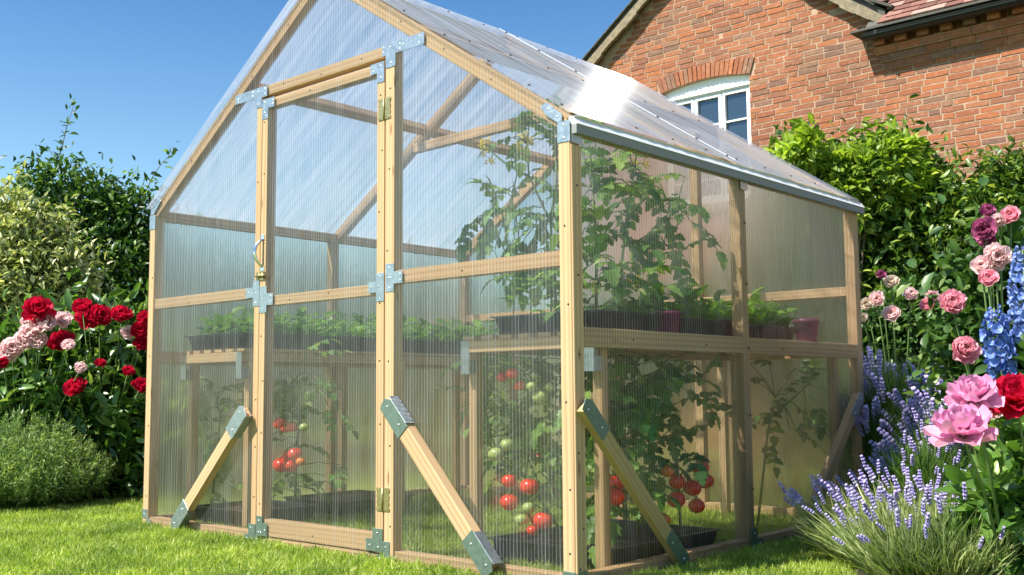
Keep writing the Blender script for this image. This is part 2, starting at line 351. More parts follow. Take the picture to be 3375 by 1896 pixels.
# ================================================================ GREENHOUSE
W, D, H, ZR = 2.77, 2.317, 1.6, 2.523
XR = -W/2; SL = (ZR-H)/(W/2)
def rake(x): return H+SL*(x+W) if x < XR else H-SL*x
GH = thing('greenhouse', 'timber framed greenhouse with ribbed clear polycarbonate walls and roof', 'greenhouse', (XR, D/2, 0))
def beam(name, p, q, wd, dp, n=(0, -1, 0), parent=GH, mat=WOOD, screws=(), ext=0):
    """timber from p to q along the middle of its outer face, wd wide, dp deep behind that face; n = outward"""
    p, q, n = Vector(p), Vector(q), Vector(n).normalized(); X = (q-p).normalized(); n = (n-X*n.dot(X)).normalized(); Y = n.cross(X)
    Ln = (q-p).length; mw = Matrix((X, Y, n)).transposed().to_4x4(); mw.translation = p
    s = MB(); s.box((-ext, -wd/2, -dp), (Ln+ext, wd/2, 0))
    for a in screws:
        a, dy = a if isinstance(a, tuple) else (a, random.uniform(-.25, .25)*wd)
        s.tube([(a, dy, -.004), (a, dy, .0022)], [.0052, .0045], 8, 1)
    return bevel(s.build(name, [mat, SCREW], parent, mw), .0018)
def spread(a, b, step): 
    n = max(1, int((b-a)/step)); return [a+(b-a)*(i+.5)/n+random.uniform(-.03, .03) for i in range(n)]
def panel(name, O, U, V, poly, mat, parent=GH, th=.005):
    O, U, V = Vector(O), Vector(U).normalized(), Vector(V).normalized(); n = U.cross(V)
    mw = Matrix((U, V, n)).transposed().to_4x4(); mw.translation = O
    s = MB(); k = len(poly)
    s.add([(x, y, 0) for x, y in poly]+[(x, y, -th) for x, y in poly], [tuple(range(k))], 0)
    s.f.append(tuple(range(k, 2*k))[::-1]); s.m.append(1); s.sm.append(False)
    for i in range(k): s.f.append((i, k+i, k+(i+1) % k, (i+1) % k)); s.m.append(1); s.sm.append(False)
    return s.build(name, [mat, IPANEL], parent, mw)
pr = -.007           # posts stand proud of the panels
# corner posts, jambs
beam('post', (-.025, pr, 0), (-.025, pr, 1.575), .05, .055, screws=[.12, .33, .62, .95, 1.22])
beam('post', (-W+.025, pr, 0), (-W+.025, pr, 1.575), .05, .055, screws=[.15, .5, .85, 1.25])
beam('door_jamb', (-1.8185, pr, 0), (-1.8185, pr, 2.06), .039, .05, screws=[(s_, random.uniform(-.006, .006)) for s_ in (.2, .42, .63, 1.25, 1.62)])
beam('door_jamb', (-.9215, pr, 0), (-.9215, pr, 2.06), .053, .05, screws=[.14, .45, .78, 1.22, 1.55, 1.88])
beam('post', (-.025, D-.0, 0), (-.025, D-.0, 1.575), .05, .05, n=(0, 1, 0))
beam('post', (-W+.025, D, 0), (-W+.025, D, 1.575), .05, .05, n=(0, 1, 0))
# front rails and sill (behind the panels)
e = .0008
beam('sill', (-W+.051, e, .0235), (-1.839, e, .0235), .047, .05, screws=[.12, .55])
beam('sill', (-1.798, e, .0145), (-.949, e, .0145), .029, .05, screws=[.4])
beam('sill', (-.894, e, .0235), (-.051, e, .0235), .047, .05, screws=[.15, .65])
beam('rail', (-W+.051, e, 1.114), (-1.839, e, 1.114), .05, .045, screws=[.32])
beam('rail', (-.894, e, 1.112), (-.051, e, 1.112), .054, .045, screws=[.37])
beam('header', (-1.797, e, 2.043), (-.949, e, 2.043), .046, .045, screws=[.15, .42, .69])
# rafters of the front gable, the middle frame and the back gable
ang = math.atan(SL); off = .03/math.cos(ang)
def rafters(y, n, scr=()):
    beam('rafter', (-W+.02, y, rake(-W+.02)-off), (XR, y, ZR-off), .056, .045, n=n, screws=scr)
    beam('rafter', (-.02, y, rake(-.02)-off), (XR, y, ZR-off), .056, .045, n=n, screws=scr, ext=-.002)
rafters(.001, (0, -1, 0), [.12, .42, .72, 1.02, 1.35])
rafters(D-.001, (0, 1, 0)); rafters(1.18, (0, -1, 0))
beam('tie_beam', (XR-.62, 1.13, 2.0), (XR+.62, 1.13, 2.02), .05, .04)
# eaves, ridge, purlins
beam('eave_beam', (0, .05, 1.575), (0, D-.05, 1.575), .05, .05, n=(1, 0, 0)); beam('eave_beam', (-W, .05, 1.575), (-W, D-.05, 1.575), .05, .05, n=(-1, 0, 0))
beam('ridge_beam', (XR, .05, ZR-.028), (XR, D-.05, ZR-.028), .045, .07, n=(0, 0, 1))
sn, cs = math.sin(ang), math.cos(ang)
for x0 in (-1.98, -.79):
    s_ = -1 if x0 < XR else 1
    beam('purlin', (x0, .05, rake(x0)-.004), (x0, D-.05, rake(x0)-.004), .05, .045, n=(s_*sn, 0, cs))
# side walls
for x, s_ in ((0, 1), (-W, -1)):
    n = (s_, 0, 0)
    beam('post', (x-s_*.0008, 1.165, 0.0), (x-s_*.0008, 1.165, 1.549), .05, .05, n=n)
    for y0, y1 in ((.049, 1.139), (1.191, D-.051)):
        beam('rail', (x-s_*.001, y0, .842), (x-s_*.001, y1, .842), .068, .045, n=n, screws=[.3, .8])
        beam('sill', (x-s_*.001, y0, .0235), (x-s_*.001, y1, .0235), .047, .048, n=n, screws=[.25, .75])
    z0, z1 = .0, 1.549
    U = (0, s_, 0)
    for y0, y1 in ((.0505, 1.163), (1.167, D+.0)):
        if s_ > 0: panel('side_panel', (x+.006, 0, 0), U, (0, 0, 1), [(y0, z0), (y1, z0), (y1, z1), (y0, z1)], SPANEL)
        else: panel('side_panel', (x-.006, 0, 0), U, (0, 0, 1), [(-y1, z0), (-y0, z0), (-y0, z1), (-y1, z1)], BPANEL)
    s = MB(); s.box((min(x+s_*.0065, x+s_*.0095), 1.141, .09), (max(x+s_*.0065, x+s_*.0095), 1.189, 1.53))
    for zz in (.25, .55, .83, 1.1, 1.36): s.tube([(x+s_*.0095, 1.165, zz), (x+s_*.012, 1.165, zz)], [.006, .005], 8, 1)
    s.build('joint_strip', [IPANEL, SCREW], GH)
    # side face of the corner post stands proud
beam('post_facing', (.0075, .0225, 0.0), (.0075, .0225, 1.5), .054, .0072, n=(1, 0, 0), screws=[(.07, .01), (.2, -.01), (.45, .01), (.78, 0), (1.05, .0), (1.36, 0)])
# back wall
for x0, x1 in ((-W+.051, -1.85), (-1.80, -.95), (-.90, -.051)):
    beam('rail', (x1, D-.002, 1.145), (x0, D-.002, 1.145), .046, .045, n=(0, 1, 0)); beam('sill', (x1, D-.002, .0235), (x0, D-.002, .0235), .047, .048, n=(0, 1, 0))
for x0 in (-1.825, -.925): beam('stud', (x0, D-.001, 0), (x0, D-.001, 2.1), .048, .046, n=(0, 1, 0))
panel('back_panel', (0, D+.005, 0), (-1, 0, 0), (0, 0, 1), [(.0, 0), (W, 0), (W, H), (-XR, ZR), (.0, H)], BPANEL)
# front panels
panel('front_panel', (0, -.0055, 0), (1, 0, 0), (0, 0, 1), [(-W+.051, .0), (-1.839, .0), (-1.839, rake(-1.839)), (-W+.051, rake(-W+.051))], PANEL)
panel('front_panel', (0, -.0055, 0), (1, 0, 0), (0, 0, 1), [(-.894, .0), (-.051, .0), (-.051, rake(-.051)), (-.894, rake(-.894))], PANEL)
panel('gable_panel', (0, -.0055, 0), (1, 0, 0), (0, 0, 1), [(-1.798, 2.02), (-.949, 2.02), (-.949, 2.061), (-.895, 2.061), (-.895, rake(-.895)), (XR, ZR), (-1.838, rake(-1.838)), (-1.838, 2.061), (-1.798, 2.061)], PANEL)
panel('sill_panel', (0, -.0055, 0), (1, 0, 0), (0, 0, 1), [(-1.798, 0), (-.949, 0), (-.949, .029), (-1.798, .029)], PANEL)
# roof panels (slightly uneven sheets, two per slope, lapped)
def roof(sgn):
    for k, (y0, y1) in enumerate(((-.03, 1.15), (1.13, D+.03))):
        lift = .012+.004*(1-k)
        if sgn > 0: O = (XR, 0, ZR+lift); V = (-cs, 0, sn); U = (0, 1, 0)
        else: O = (XR, 0, ZR+lift); V = (cs, 0, sn); U = (0, -1, 0)
        Ls = (W/2+.008)/cs
        poly = [(y0, -Ls), (y1, -Ls), (y1, 0), (y0, 0)] if sgn > 0 else [(-y1, -Ls), (-y0, -Ls), (-y0, 0), (-y1, 0)]
        panel('roof_panel', O, U, V, poly, RPANEL)
roof(1); roof(-1)
s = MB()     # lap strips and screws over the right slope
for yy in (.02, 1.14, D-.02):
    for q in (.08, .34, .62, .9, 1.18, 1.42, 1.6):
        if q > 1.66: continue
        c = Vector((XR+q*cs, yy, ZR-q*sn+.018)); s.tube([c, c+Vector((sn, 0, cs))*.004], [.0065, .005], 8)
for q in (.08, .83, 1.6):
    for yy in np.arange(.22, D, .25):
        c = Vector((XR+q*cs, yy, ZR-q*sn+.016)); s.tube([c, c+Vector((sn, 0, cs))*.004], [.006, .005], 8)
s.build('roof_screw', SCREW, GH)['kind'] = 'stuff'
s = MB(); wv = [(q, .005*math.sin(q*9)) for q in np.linspace(.01, 1.64, 16)]
for y0 in (1.147,):
    for (q0, a), (q1, b2) in zip(wv, wv[1:]):
        v_ = [Vector((XR+q*cs, y0+dy+o, ZR-q*sn+.0175)) for q, dy in ((q0, a), (q1, b2)) for o in (0, .006)]
        s.add(v_+[x+Vector((sn, 0, cs))*.003 for x in v_], [(0, 1, 3, 2), (4, 6, 7, 5), (0, 4, 5, 1), (2, 3, 7, 6), (0, 2, 6, 4), (1, 5, 7, 3)])
s.build('lap_seam', plain('clear_seal', (.52, .55, .6), .4), GH)
# eave trim on the right: grey face, white top lip
s = MB(); zt = rake(0)-.0
s.prism([(.010, 1.536), (.030, 1.536), (.030, 1.5675), (.010, 1.5675)], 0, 1, 1)
s.prism([(.0095, 1.568), (.034, 1.568), (.016, 1.594), (-.004, 1.600), (-.004, 1.580)], 0, 1, 0)
s.v = [(x, -.004+z*(D+.03) if True else 0, y) for x, y, z in s.v]; s.f = [f[::-1] for f in s.f]
s.build('eave_trim', [WHITEALU, GREYTRIM], GH)
s = MB()
pv = None
for i in range(91):
    y0 = .0+i*D/90; x = .016+random.uniform(-.0015, .0015); cur = [(x-.007, y0, 1.593), (x+.004, y0, 1.591), (x+.004, y0, 1.598+random.uniform(-.001, .001)), (x-.007, y0, 1.602)]
    if pv: s.add(pv+cur, [(0, 1, 5, 4), (1, 2, 6, 5), (2, 3, 7, 6)])
    pv = cur
s.build('foam_strip', plain('cream_foam', (.62, .56, .42), .9), GH)

# ---- metal plates
def plate(rects, y0, y1, mat=ZINC, rivets=(), parent=GH, name='bracket'):
    s = MB()
    for poly in rects:
        if len(poly) == 4 and not hasattr(poly[0], '__len__'): poly = [(poly[0], poly[1]), (poly[2], poly[1]), (poly[2], poly[3]), (poly[0], poly[3])]
        n = len(poly)
        s.add([(x, y1, z) for x, z in poly]+[(x, y0, z) for x, z in poly], [tuple(range(n))[::-1], tuple(range(n, 2*n))]+[(i, (i+1) % n, n+(i+1) % n, n+i) for i in range(n)])
    for x, z in rivets: s.ball((x, y0, z), .0042, 1, .7, 1, 8, 4, 1)
    return bevel(s.build(name, [mat, RIVET], parent), .0007)
ya, yb = pr-.0025, pr-.0002
def jit(c, n=2, r=.01): return [(c[0]+random.uniform(-r, r), c[1]+random.uniform(-r, r)) for _ in range(n)]
plate([(-.886, 2.018, -.883, 2.068), (-.883, 2.018, -.719, 2.068), (-.9455, 1.966, -.886, 2.070), (-.968, 2.02, -.9455, 2.070)], ya, yb, rivets=[(-.86, 2.05), (-.86, 2.03), (-.84, 2.045), (-.745, 2.055), (-.745, 2.03), (-.92, 2.05), (-.915, 1.985), (-.957, 2.055), (-.957, 2.035)])
plate([(-2.013, 2.016, -1.851, 2.062), (-1.851, 1.967, -1.799, 2.063), (-1.799, 2.012, -1.76, 2.063)], ya, yb, rivets=[(-1.99, 2.04), (-1.985, 2.025), (-1.87, 2.05), (-1.87, 2.03), (-1.83, 2.045), (-1.83, 1.985), (-1.775, 2.05), (-1.775, 2.025)])
plate([(-1.903, 1.09, -1.846, 1.137), (-1.846, 1.05, -1.7985, 1.167)], ya, yb, rivets=[(-1.88, 1.115), (-1.825, 1.15), (-1.825, 1.11), (-1.825, 1.065)])
plate([(-.942, 1.054, -.893, 1.166), (-.893, 1.084, -.842, 1.133)], ya, yb, rivets=[(-.92, 1.15), (-.925, 1.11), (-.91, 1.11), (-.918, 1.068), (-.855, 1.12), (-.855, 1.095)])
plate([(-1.882, 0.002, -1.776, .035), (-1.854, .035, -1.799, .082)], ya, yb, GSTEEL, [(-1.835, .065), (-1.86, .018), (-1.825, .018), (-1.79, .018)])
plate([(-.987, 0.002, -.884, .028), (-.957, .028, -.911, .081)], ya, yb, GSTEEL, [(-.935, .06), (-.97, .014), (-.935, .014), (-.9, .014)])
plate([(-2.772, .04, -2.724, .085)], ya, yb, ZINC, [(-2.75, .06)]); plate([(-2.735, .004, -2.69, .0385)], ya-.0003, yb, ZINC)
plate([(-.051, .002, .0035, .062)], ya, yb, GSTEEL, [(-.025, .03)])
plate([(-.0515, 1.51, .0045, 1.585)], ya, yb, ZINC, [(-.02, 1.525), (-.025, 1.57)])
plate([[(-.052, 1.585), (-.102, 1.618), (-.128, 1.655), (-.098, 1.665), (-.03, 1.61), (-.03, 1.586)]], ya, yb, ZINC, [(-.09, 1.64), (-.05, 1.605)])
plate([(-W-.002, 1.50, -W+.053, 1.575)], ya, yb, ZINC)
plate([[(-W+.005, 1.577), (-W+.035, 1.577), (-W+.105, 1.64), (-W+.08, 1.655), (-W+.005, 1.602)]], ya, yb, ZINC)
def splate(y0, z0, y1, z1, mat=ZINC, x=.0078, riv=()):
    s = MB(); s.box((x, y0, z0), (x+.0024, y1, z1))
    for a, b in riv: s.ball((x+.0024, a, b), .0042, .7, 1, 1, 8, 4, 1)
    bevel(s.build('bracket', [mat, RIVET], GH), .0006)
splate(-.004, 1.505, .049, 1.588, riv=[(.03, 1.53)]); splate(-.004, .002, .049, .062, GSTEEL, riv=[(.02, .03)])
splate(1.14, .003, 1.19, .09, GSTEEL, .0098, [(1.165, .07), (1.155, .02)]); splate(1.195, .003, 1.235, .045, GSTEEL, riv=[(1.215, .025)])
splate(1.135, 1.50, 1.19, 1.549, ZINC, -.004+.0138, [(1.16, 1.52)])
# ---- braces with folded end brackets
def brace(p, q, n, mat=WOOD, wd=.062, dp=.045, bl=.155, bw=.076, gm=GSTEEL, parent=GH, fold=1, ends=(1, 1)):
    p, q, n = Vector(p), Vector(q), Vector(n); X = (q-p).normalized(); Y = n.cross(X); Ln = (q-p).length
    mw = Matrix((X, Y, n)).transposed().to_4x4(); mw.translation = p
    s = MB(); s.box((.012, -wd/2, -dp), (Ln-.012, wd/2, 0)); b = bevel(s.build('brace', [mat], parent, mw), .002)
    for k, (a0, a1) in enumerate(((-.012, bl), (Ln-bl, Ln+.012))):
        if not ends[k]: continue
        s = MB(); h = bw/2; t = .0025
        c0, c1 = (a0, a0+.02) if k == 0 else (a1-.02, a1)
        poly = [(a0, -h*.4), (a0+.025, -h), (a1, -h), (a1, h), (a0+.01, h)] if k == 0 else [(a0, -h), (a1-.03, -h), (a1, -h*.3), (a1-.01, h), (a0, h)]
        s.prism(poly, .0006, .0006+t, 0)
        if fold: s.box((a0+.015, min(fold*h, fold*(h+t)), -dp), (a1-.012, max(fold*h, fold*(h+t)), .0028), 1)
        for rx in (a0+.035, a1-.035): s.ball((rx, random.uniform(-.01, .01), .0031), .005, 1, 1, .7, 8, 4, 2)
        bevel(s.build('brace_bracket', [gm, ZINC, RIVET], b, mw), .0006)
    return b
fy = -.0535
brace((-.345, fy, .035), (-.893, fy, .618), (0, -1, 0), bw=.070, fold=-1)
# (the long side of the fold must face up: X runs up-left, n = -y, so Y points up-right)
brace((-1.842, -.0525, .585), (-2.405, -.0525, .03), (0, -1, 0), bw=.07, wd=.056, dp=.04, gm=ZINC)
brace((.040, .600, .025), (.040, .012, .618), (1, 0, 0), GWOOD, wd=.056, dp=.034, bw=.060, fold=0)
brace((.042, 2.195, .625), (.042, 1.63, .085), (1, 0, 0), dp=.034, wd=.056, bw=.064, gm=ZINC, fold=0)
# ---- door
DR = link('door', None, None) if False else None
dm = MB(); 
def door():
    d = beam('door', (-1.7755, pr, .033), (-1.7755, pr, 2.0), .041, .052, screws=[.14, .45, .68, .88, 1.3, 1.62, 1.86])
    d.name = 'door'
    beam('stile', (-.9765, pr, .033), (-.9765, pr, 2.0), .045, .052, parent=d, screws=[.09, .5, .75, .98, 1.35, 1.6, 1.83])
    for nm, z, h, sc in (('door_rail', .0705, .073, [.35]), ('door_rail', 1.07, .044, [.17, .44]), ('door_rail', 1.979, .042, [.3])):
        beam(nm, (-1.7535, e, z), (-1.000, e, z), h, .045, parent=d, screws=sc)
    panel('door_panel', (0, -.0055, 0), (1, 0, 0), (0, 0, 1), [(-1.754, .034), (-.9995, .034), (-.9995, 1.9995), (-1.754, 1.9995)], PANEL, parent=d)
    plate([(-1.040, 1.957, -.9985, 2.001), (-.9985, 1.915, -.9545, 2.001)], ya, yb, rivets=[(-1.025, 1.985), (-1.02, 1.97), (-.975, 1.985), (-.975, 1.935)], parent=d)
    plate([(-1.7955, 1.906, -1.749, 1.9995), (-1.749, 1.953, -1.703, 1.9995)], ya, yb, rivets=[(-1.775, 1.985), (-1.775, 1.935), (-1.768, 1.92), (-1.715, 1.985), (-1.715, 1.968)], parent=d)
    plate([(-1.7955, 1.017, -1.741, 1.137), (-1.741, 1.05, -1.693, 1.103)], ya, yb, rivets=[(-1.77, 1.12), (-1.77, 1.08), (-1.768, 1.035), (-1.71, 1.09), (-1.71, 1.065)], parent=d)
    plate([(-1.046, 1.056, -.9975, 1.101), (-.9975, 1.019, -.9475-.004, 1.134)], ya, yb, rivets=[(-1.03, 1.08), (-.975, 1.12), (-.98, 1.08), (-.973, 1.03)], parent=d)
    plate([(-1.7955, .034, -1.749, .12), (-1.749, .034, -1.714, .092)], ya, yb, GSTEEL, [(-1.775, .1), (-1.76, .05), (-1.775, .05), (-1.73, .06)], parent=d)
    plate([(-1.013, .038, -.9545, .127), (-1.052, .038, -1.013, .087)], ya, yb, GSTEEL, [(-.985, .11), (-1.03, .06), (-.98, .055)], parent=d)
    # D handle
    s = MB(); pts = []
    for i in range(13):
        a = i/12; pts.append((-1.776-.012*math.sin(a*math.pi), pr-.002-.034*math.sin(a*math.pi)**.8, 1.355-.13*a))
    s.tube(pts, [.0055+.002*math.sin(i/12*math.pi) for i in range(13)], 8); s.box((-1.789, pr-.004, 1.348), (-1.764, pr-.0003, 1.372)); s.box((-1.789, pr-.004, 1.208), (-1.764, pr-.0003, 1.232))
    s.build('handle', CHROME, d)
    s = MB(); s.box((-1.80, pr-.0045, 1.166), (-1.757, pr-.0026, 1.205)); s.box((-1.822, pr-.0045, 1.168), (-1.805, pr-.0006, 1.203))
    s.tube([(-1.824, pr-.009, 1.186), (-1.745, pr-.009, 1.186)], .0045, 8)
    for x in (-1.79, -1.765): s.tube([(x, pr-.009, 1.197), (x, pr-.009, 1.175)], .0035, 6)
    for x in (-1.796, -1.762, -1.814):
        for z in (1.172, 1.199): s.ball((x, pr-.0045, z), .0025, seg=6, rings=3, mi=1)
    s.build('bolt', [BRASS, SCREW], d)
    for z0, z1 in ((1.757, 1.845), (.197, .286)):
        s = MB(); c = -.9515
        for sg in (-1, 1):
            ed = [(0, 0), (.034, .0), (.036, .1), (.030, .22), (.034, .34), (.031, .5), (.034, .66), (.030, .78), (.036, .9), (.034, 1), (0, 1)]
            poly = [(c+sg*(.003+x), z0+(z1-z0)*t_) for x, t_ in ed]
            if sg < 0: poly = poly[::-1]
            n = len(poly); s.add([(x, yb, z) for x, z in poly]+[(x, ya-.0012, z) for x, z in poly], [tuple(range(n))[::-1], tuple(range(n, 2*n))]+[(i, (i+1) % n, n+(i+1) % n, n+i) for i in range(n)])
            for f_ in (.1, .5, .9): s.ball((c+sg*.024, ya-.0012, z0+(z1-z0)*f_), .0032, seg=6, rings=3)
        s.tube([(c, ya-.003, z0), (c, ya-.003, z1)], .004, 8); s.build('hinge', BRASS, d)
door()

# ================================================================ BENCHES inside
def bench(label, x0, x1, y0, y1, zt, leg_in):
    t = thing('slatted_bench', label, 'bench', ((x0+x1)/2, (y0+y1)/2, 0), 'slatted benches in the greenhouse')
    z1 = zt-.018
    beam('front_rail', (x0+.002, y0, z1-.024), (x1-.002, y0, z1-.024), .046, .04, parent=t)
    beam('back_rail', (x0+.002, y1, z1-.024), (x1-.002, y1, z1-.024), .046, .04, n=(0, 1, 0), parent=t)
    for x, s_ in ((x0, -1), (x1, 1)):
        beam('side_rail', (x, y0+.042, z1-.024), (x, y1-.042, z1-.024), .046, .03, n=(s_, 0, 0), parent=t)
    for x in (x0, x1-.04):
        for y, n in ((y0+.0415, (0, -1, 0)), ((y0+y1)/2, (0, -1, 0)), (y1-.0415, (0, 1, 0))):
            beam('leg', (x+.020, y, 0), (x+.020, y, z1-.05), .040, .04, n=n, parent=t)
    for x in (x0, x1-.045):
        s = MB(); s.box((x, y0-.0028, z1-.075), (x+.045, y0-.0004, z1-.001)); s.box((x, y0-.0028, z1-.13), (x+.045, y0+.041, z1-.0755)); s.build('corner_plate', ZINC, t)
    x = x0+.004
    while x < x1-.05:
        beam('slat', (x+.031, y0+.004, zt-.001), (x+.031, y1-.004, zt-.001), .062, .0165, n=(0, 0, 1), parent=t); x += .097
    return t
bench('slatted timber bench along the right wall carrying the tall tomato plants', -.715, -.058, .19, 2.2, .875, 1)
bench('slatted timber bench along the left wall behind the door', -2.70, -2.16, .15, 2.2, .878, 1)

# ---- trays
def tray(name, label, x0, y0, x1, y1, z, h, mat=BLACKP, group='black seed trays on the benches', cat='tray', rim=.012, soilz=.8):
    t = thing(name, label, cat, ((x0+x1)/2, (y0+y1)/2, z), group); s = MB(); tp = .018; th = .003
    b0 = [(x0+tp, y0+tp), (x1-tp, y0+tp), (x1-tp, y1-tp), (x0+tp, y1-tp)]; b1 = [(x0, y0), (x1, y0), (x1, y1), (x0, y1)]
    r1 = [(x0-rim, y0-rim), (x1+rim, y0-rim), (x1+rim, y1+rim), (x0-rim, y1+rim)]
    ii = [(x0+th, y0+th), (x1-th, y0+th), (x1-th, y1-th), (x0+th, y1-th)]; ib = [(a+(th if a < (x0+x1)/2 else -th), b+(th if b < (y0+y1)/2 else -th)) for a, b in b0]
    L4 = [(b0, z), (b1, z+h-.006), (r1, z+h-.006), (r1, z+h), (ii, z+h), (ib, z+.006)]
    s.add([(a, b, zz) for q, zz in L4 for a, b in q], [(3, 2, 1, 0), (20, 21, 22, 23)]+[(4*l+i, 4*l+(i+1) % 4, 4*l+4+(i+1) % 4, 4*l+4+i) for l in range(5) for i in range(4)])
    k = x0+.03
    while k < x1-.02: s.box((k, y0-.0005, z+.01), (k+.008, y0+tp*.5, z+h-.01)); k += .03
    s.build('tray_shell', mat, t)
    s = MB(); n = 8; a0, b0_ = x0+.008, y0+.008
    vs = [(a0+(x1-x0-.016)*i/n, b0_+(y1-y0-.016)*j/n, z+h*soilz+random.uniform(-.006, .006)) for j in range(n+1) for i in range(n+1)]
    s.add(vs, [(j*(n+1)+i, j*(n+1)+i+1, (j+1)*(n+1)+i+1, (j+1)*(n+1)+i) for j in range(n) for i in range(n)], 0, True); s.build('soil', SOIL, t)
    return t
bz = .8755
lt = [('front', .16, .76), ('middle', .80, 1.42), ('back', 1.46, 2.12)]
for nm, a, b in lt: tray('seed_tray', {'front': 'black seed tray nearest the door front on the left bench', 'middle': 'black seed tray between two others on the left bench', 'back': 'black seed tray at the far back end of the left bench'}[nm], -2.66, a, -2.17, b, .8785, .075)
tray('seed_tray', 'black ribbed tray holding young seedlings beside the front corner post', -.60, .26, -.09, .62, bz, .075)
tray('seed_tray', 'dark tray of small greens on the right bench past the ribbed seedling tray', -.60, .86, -.09, 1.16, bz, .07)
tray('seed_tray', 'dark tray of small greens at the back end of the right bench', -.60, 1.48, -.09, 1.80, bz, .07)
def pot(label, c, r, h, mat, group='small pots on the right bench'):
    t = thing('plant_pot', label, 'pot', c, group); s = MB(); N = 20; prof = [(r*.75, 0), (r*.97, h*.82), (r*1.06, h*.82), (r*1.06, h), (r*.96, h), (r*.9, h*.85), (0.001, h*.84)]
    vs = [(c[0]+q*math.cos(2*math.pi*k/N), c[1]+q*math.sin(2*math.pi*k/N), c[2]+z) for q, z in prof for k in range(N)]
    s.add(vs, [(j*N+k, j*N+(k+1) % N, (j+1)*N+(k+1) % N, (j+1)*N+k) for j in range(len(prof)-1) for k in range(N)], 0, True); s.add(vs[:N], [tuple(range(N))[::-1]])
    s.build('pot_shell', mat, t); return t
pot('deep purple pot nearest the front corner on the right bench', (-.10, .72, bz), .055, .09, PURPLEP)
pot('deep purple pot beside a dark tray midway along the right bench', (-.12, 1.26, bz), .055, .085, PURPLEP)
pot('pink pot standing behind the purple pot midway along the right bench', (-.26, 1.36, bz), .05, .09, PINKP)
pot('crimson pot at the far back corner of the right bench', (-.13, 1.98, bz), .06, .12, PURPLEP)
pot('white pot beside the crimson pot at the back of the right bench', (-.30, 2.04, bz), .05, .10, WHITEP)
tray('grow_trough', 'long black trough of soil on the floor behind the front right panel', -.66, .30, -.10, 1.06, .004, .085, group='black growing troughs on the greenhouse floor', cat='trough')
tray('grow_trough', 'black trough of soil on the floor under the left bench', -2.66, .22, -2.18, .62, .004, .085, group='black growing troughs on the greenhouse floor', cat='trough')
tray('grow_trough', 'black trough on the floor beyond the door panel', -2.66, .78, -2.2, 1.3, .004, .085, group='black growing troughs on the greenhouse floor', cat='trough')

# ================================================================ TOMATO PLANTS
def compound(acc, base, dirv, size, droop=.5, n=3):
    """adds one compound tomato leaf to acc = [P,D,N,L,W] and returns its rachis"""
    d = Vector(dirv).normalized(); p = Vector(base); pts = [p.copy()]
    st = size/(n+1)
    for i in range(n+1):
        d = (d+Vector((0, 0, -droop/(n+1)))).normalized(); p = p+d*st; pts.append(p.copy())
        side = d.cross(Vector((0, 0, 1)))
        if side.length < .1: side = Vector((1, 0, 0))
        side.normalize(); up = side.cross(d)
        up = (up+Vector((random.uniform(-.4, .4), random.uniform(-.4, .4), .2))).normalized()
        if i == n: ls = [(d, 1.0)]
        else: ls = [((d*.5+side).normalized(), .75), ((d*.5-side).normalized(), .75)]
        for q, k in ls:
            q = (q+Vector((0, 0, random.uniform(-.6, .05)))).normalized(); l = size*.42*k*random.uniform(.8, 1.15)
            acc.append((p.copy(), q, up, l, l*.85))
    return pts
def leaves_from(acc, name, mat, T=T_LOBE):
    return leafmesh(name, [a[0] for a in acc], [a[1] for a in acc], [a[2] for a in acc], np.array([a[3] for a in acc]), np.array([a[4] for a in acc]), T, mat)
def tomato_mesh(mat, seed):
    random.seed(seed); s = MB(); s.ball((0, 0, 0), 1, 1, 1, .84, 18, 12, 0, random.choice([4, 5, 6]), .035)
    for k in range(5):
        a = 2*math.pi*k/5; c, q = math.cos(a), math.sin(a); z = .86
        s.add([(0, 0, z), (c*.35-q*.1, q*.35+c*.1, z+.05), (c*.62, q*.62, z-.05+.1*(k % 2)), (c*.35+q*.1, q*.35-c*.1, z+.05)], [(0, 1, 2, 3)], 1)
    s.tube([(0, 0, .8), (.05, .03, 1.15)], .06, 5, 1); return s.mesh('tomato', mat, STEM)
TM = {c: [tomato_mesh(m_, 3+i) for i in range(2)] for c, m_ in (('r', RED), ('g', GREEN), ('o', ORANGE))}
random.seed(21)
